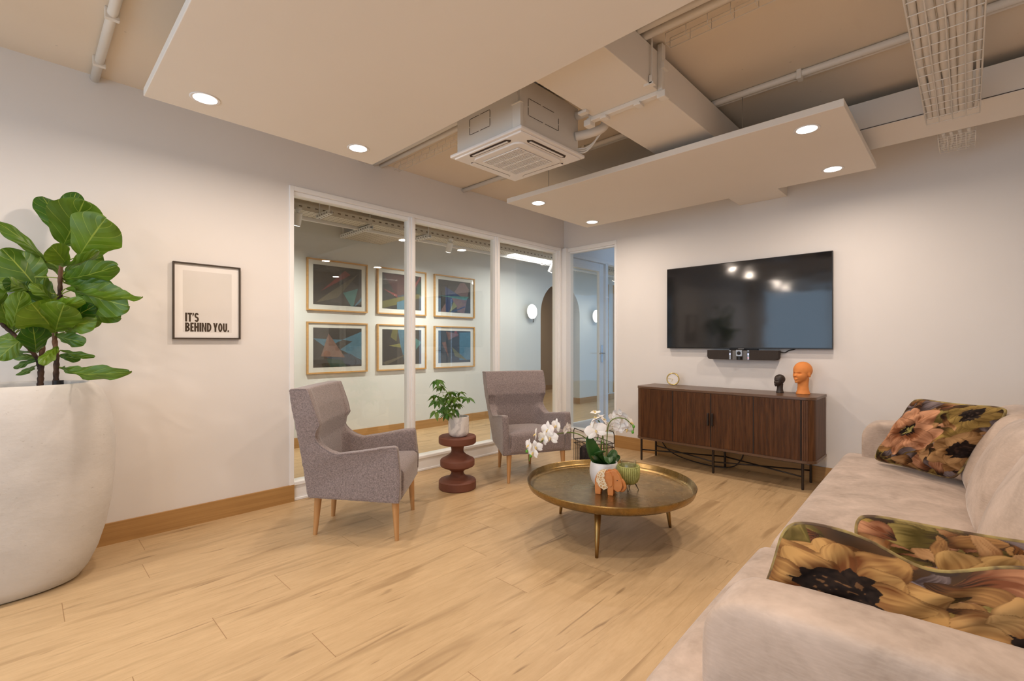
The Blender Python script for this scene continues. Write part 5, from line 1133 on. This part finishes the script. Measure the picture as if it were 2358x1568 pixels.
# ================================================================== CORRIDOR THINGS
def flatmat(name, c): 
    if name not in M: M[name] = pm(name, tuple(x * .8 for x in c), tuple(x * .6 for x in c), rough=.6, ns=30)
    return name
ART = dict(bg=(.045, .036, .028), red=(.30, .055, .050), wine=(.105, .028, .026), tan=(.175, .145, .09), grey=(.085, .072, .066), teal=(.10, .30, .29), sky=(.085, .24, .36), olive=(.20, .18, .045), green=(.022, .085, .060), pink=(.26, .14, .14), blue=(.030, .060, .20), salmon=(.30, .16, .12), yellow=(.32, .30, .07), slate=(.05, .08, .13))
for k, v in ART.items(): flatmat('art_' + k, v)
arts = [((-2.453, 1.563), 'top left', [('grey', [(.18, 0), (.45, 0), (1, .55), (.97, .95), (.30, .92), (.70, .50)]), ('red', [(.64, .08), (.76, .18), (.15, .66)]), ('tan', [(.93, .13), (.48, .80), (.04, .96), (.30, .70)]), ('teal', [(.60, .66), (.92, .52), (.82, 1), (.77, 1)]), ('sky', [(1, .74), (1, .84), (.85, 1), (.83, 1)])]),
        ((-1.558, 1.563), 'top middle', [('wine', [(.02, .02), (.62, .02), (.75, .50), (.62, .60), (.36, .62), (.28, .48)]), ('red', [(0, .44), (.36, .58), (.38, .68)]), ('slate', [(.35, .62), (.72, .52), (.66, .8)]), ('olive', [(0, .80), (.58, .60), (1, .50), (1, .62), (.6, .78), (0, 1)]), ('green', [(.90, .30), (1, .15), (1, .55), (.86, .50)]), ('red', [(.96, .0), (1, 0), (.55, .95), (.70, .45)]), ('sky', [(.36, .80), (.70, .66), (.75, 1), (.36, 1)])]),
        ((-.660, 1.563), 'top right', [('pink', [(.66, .05), (.80, .02), (.95, .22), (.80, 1), (.58, .98), (.48, .36)]), ('blue', [(.20, .20), (.70, .48), (.36, .72), (.34, 1), (.22, 1)]), ('salmon', [(.38, .50), (.60, .55), (.80, .72), (.60, .85), (.48, .72)]), ('teal', [(0, .50), (.95, .46), (.85, .58)]), ('yellow', [(.46, .66), (.57, .80), (.32, 1)]), ('blue', [(.40, .98), (.80, .78), (.84, .80), (.42, 1)]), ('pink', [(.05, 1), (.21, .72), (.22, 1)])]),
        ((-2.453, .828), 'bottom left', [('sky', [(0, .27), (.60, .30), (.25, .50)]), ('sky', [(1, .08), (.58, .30), (.80, .34), (.54, .55), (1, .84)]), ('slate', [(.2, .72), (.75, .66), (1, .86), (1, .95), (.72, .98)]), ('green', [(.26, .78), (.58, .82), (.68, 1), (.34, 1)]), ('salmon', [(.30, .14), (.64, .76), (.15, .72)])]),
        ((-1.558, .828), 'bottom middle', [('olive', [(.25, 0), (.38, 0), (.35, .34), (.20, .22)]), ('yellow', [(.15, .46), (.42, .40), (.60, .54)]), ('sky', [(.38, 0), (.78, 0), (.82, .95), (.56, .95), (.44, .40)]), ('teal', [(.84, .24), (1, .36), (.86, .58)]), ('tan', [(0, .93), (.10, 1), (.72, .66)])]),
        ((-.660, .828), 'bottom right', [('slate', [(0, 0), (.36, 0), (.36, 1), (0, 1)]), ('pink', [(.10, .37), (.22, .34), (.31, .84)]), ('red', [(.40, .22), (.50, 0), (.56, 0), (.60, .16)]), ('sky', [(.64, .05), (1, .03), (1, .92), (.64, .92)]), ('olive', [(.40, .5), (.9, .95), (.5, .80)]), ('pink', [(.22, .02), (.62, .10), (.30, .30)])])]
def art():
    for (y0, z0), where, sh in arts:
        W_, H_ = .757, .604; X = AX; f = .016; d = .032
        t = thing('framed_artwork', 'oak framed print of coloured triangles on black, %s of six on the corridor wall' % where, 'picture', (X, y0 + W_ / 2, z0), 'framed prints on the corridor wall')
        b = B(); pts = [(y0, z0), (y0 + W_, z0), (y0 + W_, z0 + H_), (y0, z0 + H_)]; inn = [(y0 + f, z0 + f), (y0 + W_ - f, z0 + f), (y0 + W_ - f, z0 + H_ - f), (y0 + f, z0 + H_ - f)]
        for i in range(4): b.poly([(X + .002, *pts[i]), (X + .002, *pts[(i + 1) % 4]), (X + .002, *inn[(i + 1) % 4]), (X + .002, *inn[i])], (d, 0, 0))
        bmesh.ops.remove_doubles(b.bm, verts=b.bm.verts[:], dist=1e-6); b.build('frame', 'oakframe', t)
        b = B(); b.box((X + .004, y0 + f, z0 + f), (X + .016, y0 + W_ - f, z0 + H_ - f)); b.build('mount', 'paper', t)
        a0, a1, c0, c1 = y0 + .076, y0 + W_ - .076, z0 + .072, z0 + H_ - .066
        b = B(); b.box((X + .016, a0, c0), (X + .0166, a1, c1)); pr = b.build('print', 'art_bg', t)
        for k, (col, pg) in enumerate(sh): b = B(); b.poly([(X + .0167 + .0002 * k, a0 + u * (a1 - a0), c1 - v * (c1 - c0)) for u, v in pg], (.0002, 0, 0)); b.build('painted_shape', 'art_' + col, pr)
        b = B(); b.box((X + .0215, y0 + f, z0 + f), (X + .0235, y0 + W_ - f, z0 + H_ - f)); b.build('glass', 'glass', t)
art()
for i, (y, lab) in enumerate(((1.369, 'round glowing wall lamp left of the archway'), (3.316, 'round glowing wall lamp right of the archway'))):
    t = thing('wall_lamp', lab, 'wall lamp', (AX, y, 1.60), 'round wall lamps beside the archway'); z = 1.728
    b = B(); b.tube([(AX, y, z), (AX + .075, y, z)], [.045, .045], 24); b.tube([(AX + .068, y, z), (AX + .076, y, z)], .128, 48); b.build('backplate', 'white', t, smooth='auto')
    b = B(); b.sphere((AX + .078, y, z), (.010, .124, .124), 20); b.build('glass_disc', 'sconce', t, smooth=True)
    b = B(); b.tube([(AX + .03, y, z - .10), (AX + .09, y + .01, z - .125), (AX + .09, y + .01, z - .185)], .007, 8); b.build('arm', 'blackmetal', t, smooth=True)
    l = bpy.data.lights.new('wall_lamp_light', 'POINT'); l.energy = 1.5; l.color = (1, .95, .86); l.shadow_soft_size = .05; o = bpy.data.objects.new('wall_lamp_light', l); COL.objects.link(o); o.location = (AX + .16, y, z)
# perforated tray hung along the corridor
TX0, TX1, TB = -1.15, -.935, 2.455
t = thing('perforated_cable_tray', 'long perforated cable tray hung along the corridor ceiling', 'cable tray', (TX0, 0, TB))
b = B(); b.box((TX0, -4.5, TB), (TX1, 6.5, TB + .002)); b.build('tray_floor', 'perf', t)
for x in (TX0, TX1): b = B(); b.box((x - .001, -4.5, TB), (x + .001, 6.5, TB + .06)); b.build('side_wall', 'slot', t)
b = B(); b.box((-1.80, -2.02, TB - .004), (TX0, -1.50, TB - .001)); b.build('branch_plate', 'perf', t)
b = B(); b.box((TX0 - .045, -4.5, TB - .03), (TX0 - .015, 6.5, TB + .02)); one(b, 'light_rail', 'white', 'slim white rail running along the corridor cable tray', 'rail')
b = B(); b.box((TX0 + .03, .12, TB - .014), (TX1 - .03, 1.15, TB - .004)); t2 = thing('linear_light', 'bright linear lamp under the corridor cable tray', 'ceiling light', ((TX0 + TX1) / 2, .6, TB - .01)); b.build('diffuser', 'led', t2)
b = B(); b.box((TX0 + .02, .10, TB - .005), (TX1 - .02, 1.17, TB - .001)); b.build('casing', 'white', t2)
def strut(label, xa, xb, y, z):
    t = thing('strut_channel', label, 'hanger', ((xa + xb) / 2, y, z), 'strut hangers in the corridor')
    b = B(); b.box((xa, y - .02, z), (xb, y + .02, z + .002)); b.box((xa, y - .022, z), (xb, y - .018, z + .035)); b.box((xa, y + .018, z), (xb, y + .022, z + .035)); b.build('channel', 'white', t)
    n = int((xb - xa) / .05); b = B()
    for k in range(n): x = xa + .03 + k * .05; b.box((x - .008, y - .006, z - .001), (x + .008, y + .006, z + .0005)); b.box((x - .008, y - .0228, z + .012), (x + .008, y - .0215, z + .022))
    b.build('slots', 'creamdark', t)
    for x in (xa + .03, xb - .03): b = B(); b.tube([(x, y, z), (x, y, CZ)], .005, 6); b.build('threaded_rod', 'white', t)
strut('long slotted white strut under the first pane of the corridor ceiling', -1.60, -.93, -2.13, 2.405)
strut('short slotted white strut at the left end of the corridor tray', -.96, -.69, -2.69, 2.405)
strut('slotted white strut behind the second pane of the partition', -1.18, -.85, -1.43, 2.41)
strut('slotted white strut behind the third pane of the partition', -1.18, -.85, .95, 2.41)
def spot(label, x, y, z, tilt, tz, en=105):
    t = thing('spotlight', label, 'spotlight', (x, y, z), 'white corridor spotlights'); d = Vector((-.45, tilt, -1)).normalized(); c = Vector((x, y, z))
    b = B(); b.tube([c - d * .06, c + d * .06], .036, 24); b.tube([c - d * .02, (x + .03, y, tz - .03), (x + .03, y, tz)], .008, 8); b.tube([(x + .03, y, tz - .02), (x + .03, y, tz)], .03, 16); b.build('lamp_body', 'white', t, smooth='auto')
    b = B(); b.tube([c + d * .060, c + d * .062], .031, 24); b.build('lens', 'lamp', t)
    l = bpy.data.lights.new('spotlight_lamp', 'SPOT'); l.energy = en; l.color = (1, .93, .82); l.spot_size = 2.3; l.spot_blend = 1; l.shadow_soft_size = .03; o = bpy.data.objects.new('spotlight_lamp', l); COL.objects.link(o); o.location = c + d * .07; o.rotation_euler = d.to_track_quat('-Z', 'Y').to_euler()
spot('white spotlight hanging behind the second pane', -.93, -1.08, 2.36, .05, TB)
spot('white spotlight shining towards the room near the archway', -.90, .86, 2.32, -.2, TB, 14)
spot('white spotlight above the archway end of the corridor', -.93, 2.7, 2.36, .0, TB, 20)
spot('white spotlight at the near end of the corridor', -.93, -2.9, 2.36, .0, TB)
for i, (x, r, lab) in enumerate(((-.62, .03, 'white pipe above the corridor tray, nearest the glass'), (-.76, .022, 'thin white pipe beside the nearest corridor pipe'), (-1.42, .035, 'thick white pipe over the far side of the corridor'))):
    pipe('pipe', lab, [(x, -4.5, 2.66), (x, 6.5, 2.66)], r, 'corridor pipes')
for k in range(5):
    b = B(); y = 3.84 + .225 * k; b.box((AX, y - .009, .14), (AX + .03, y + .009, 2.42)); one(b, 'wall_batten', 'oakframe', 'thin vertical batten on the corridor wall, %s from the left of five' % ('first', 'second', 'third', 'fourth', 'fifth')[k], 'batten', 'wall battens beyond the glass door')
area('corridor_strip_lamp', ((TX0 + TX1) / 2, .63, TB - .02), (0, 0, 0), .15, 1.0, 10, (1, .95, .86))
area('archway_room_lamp', (-3.1, 3.2, 2.55), (0, 0, 0), .5, .5, 20, (1, .86, .66))
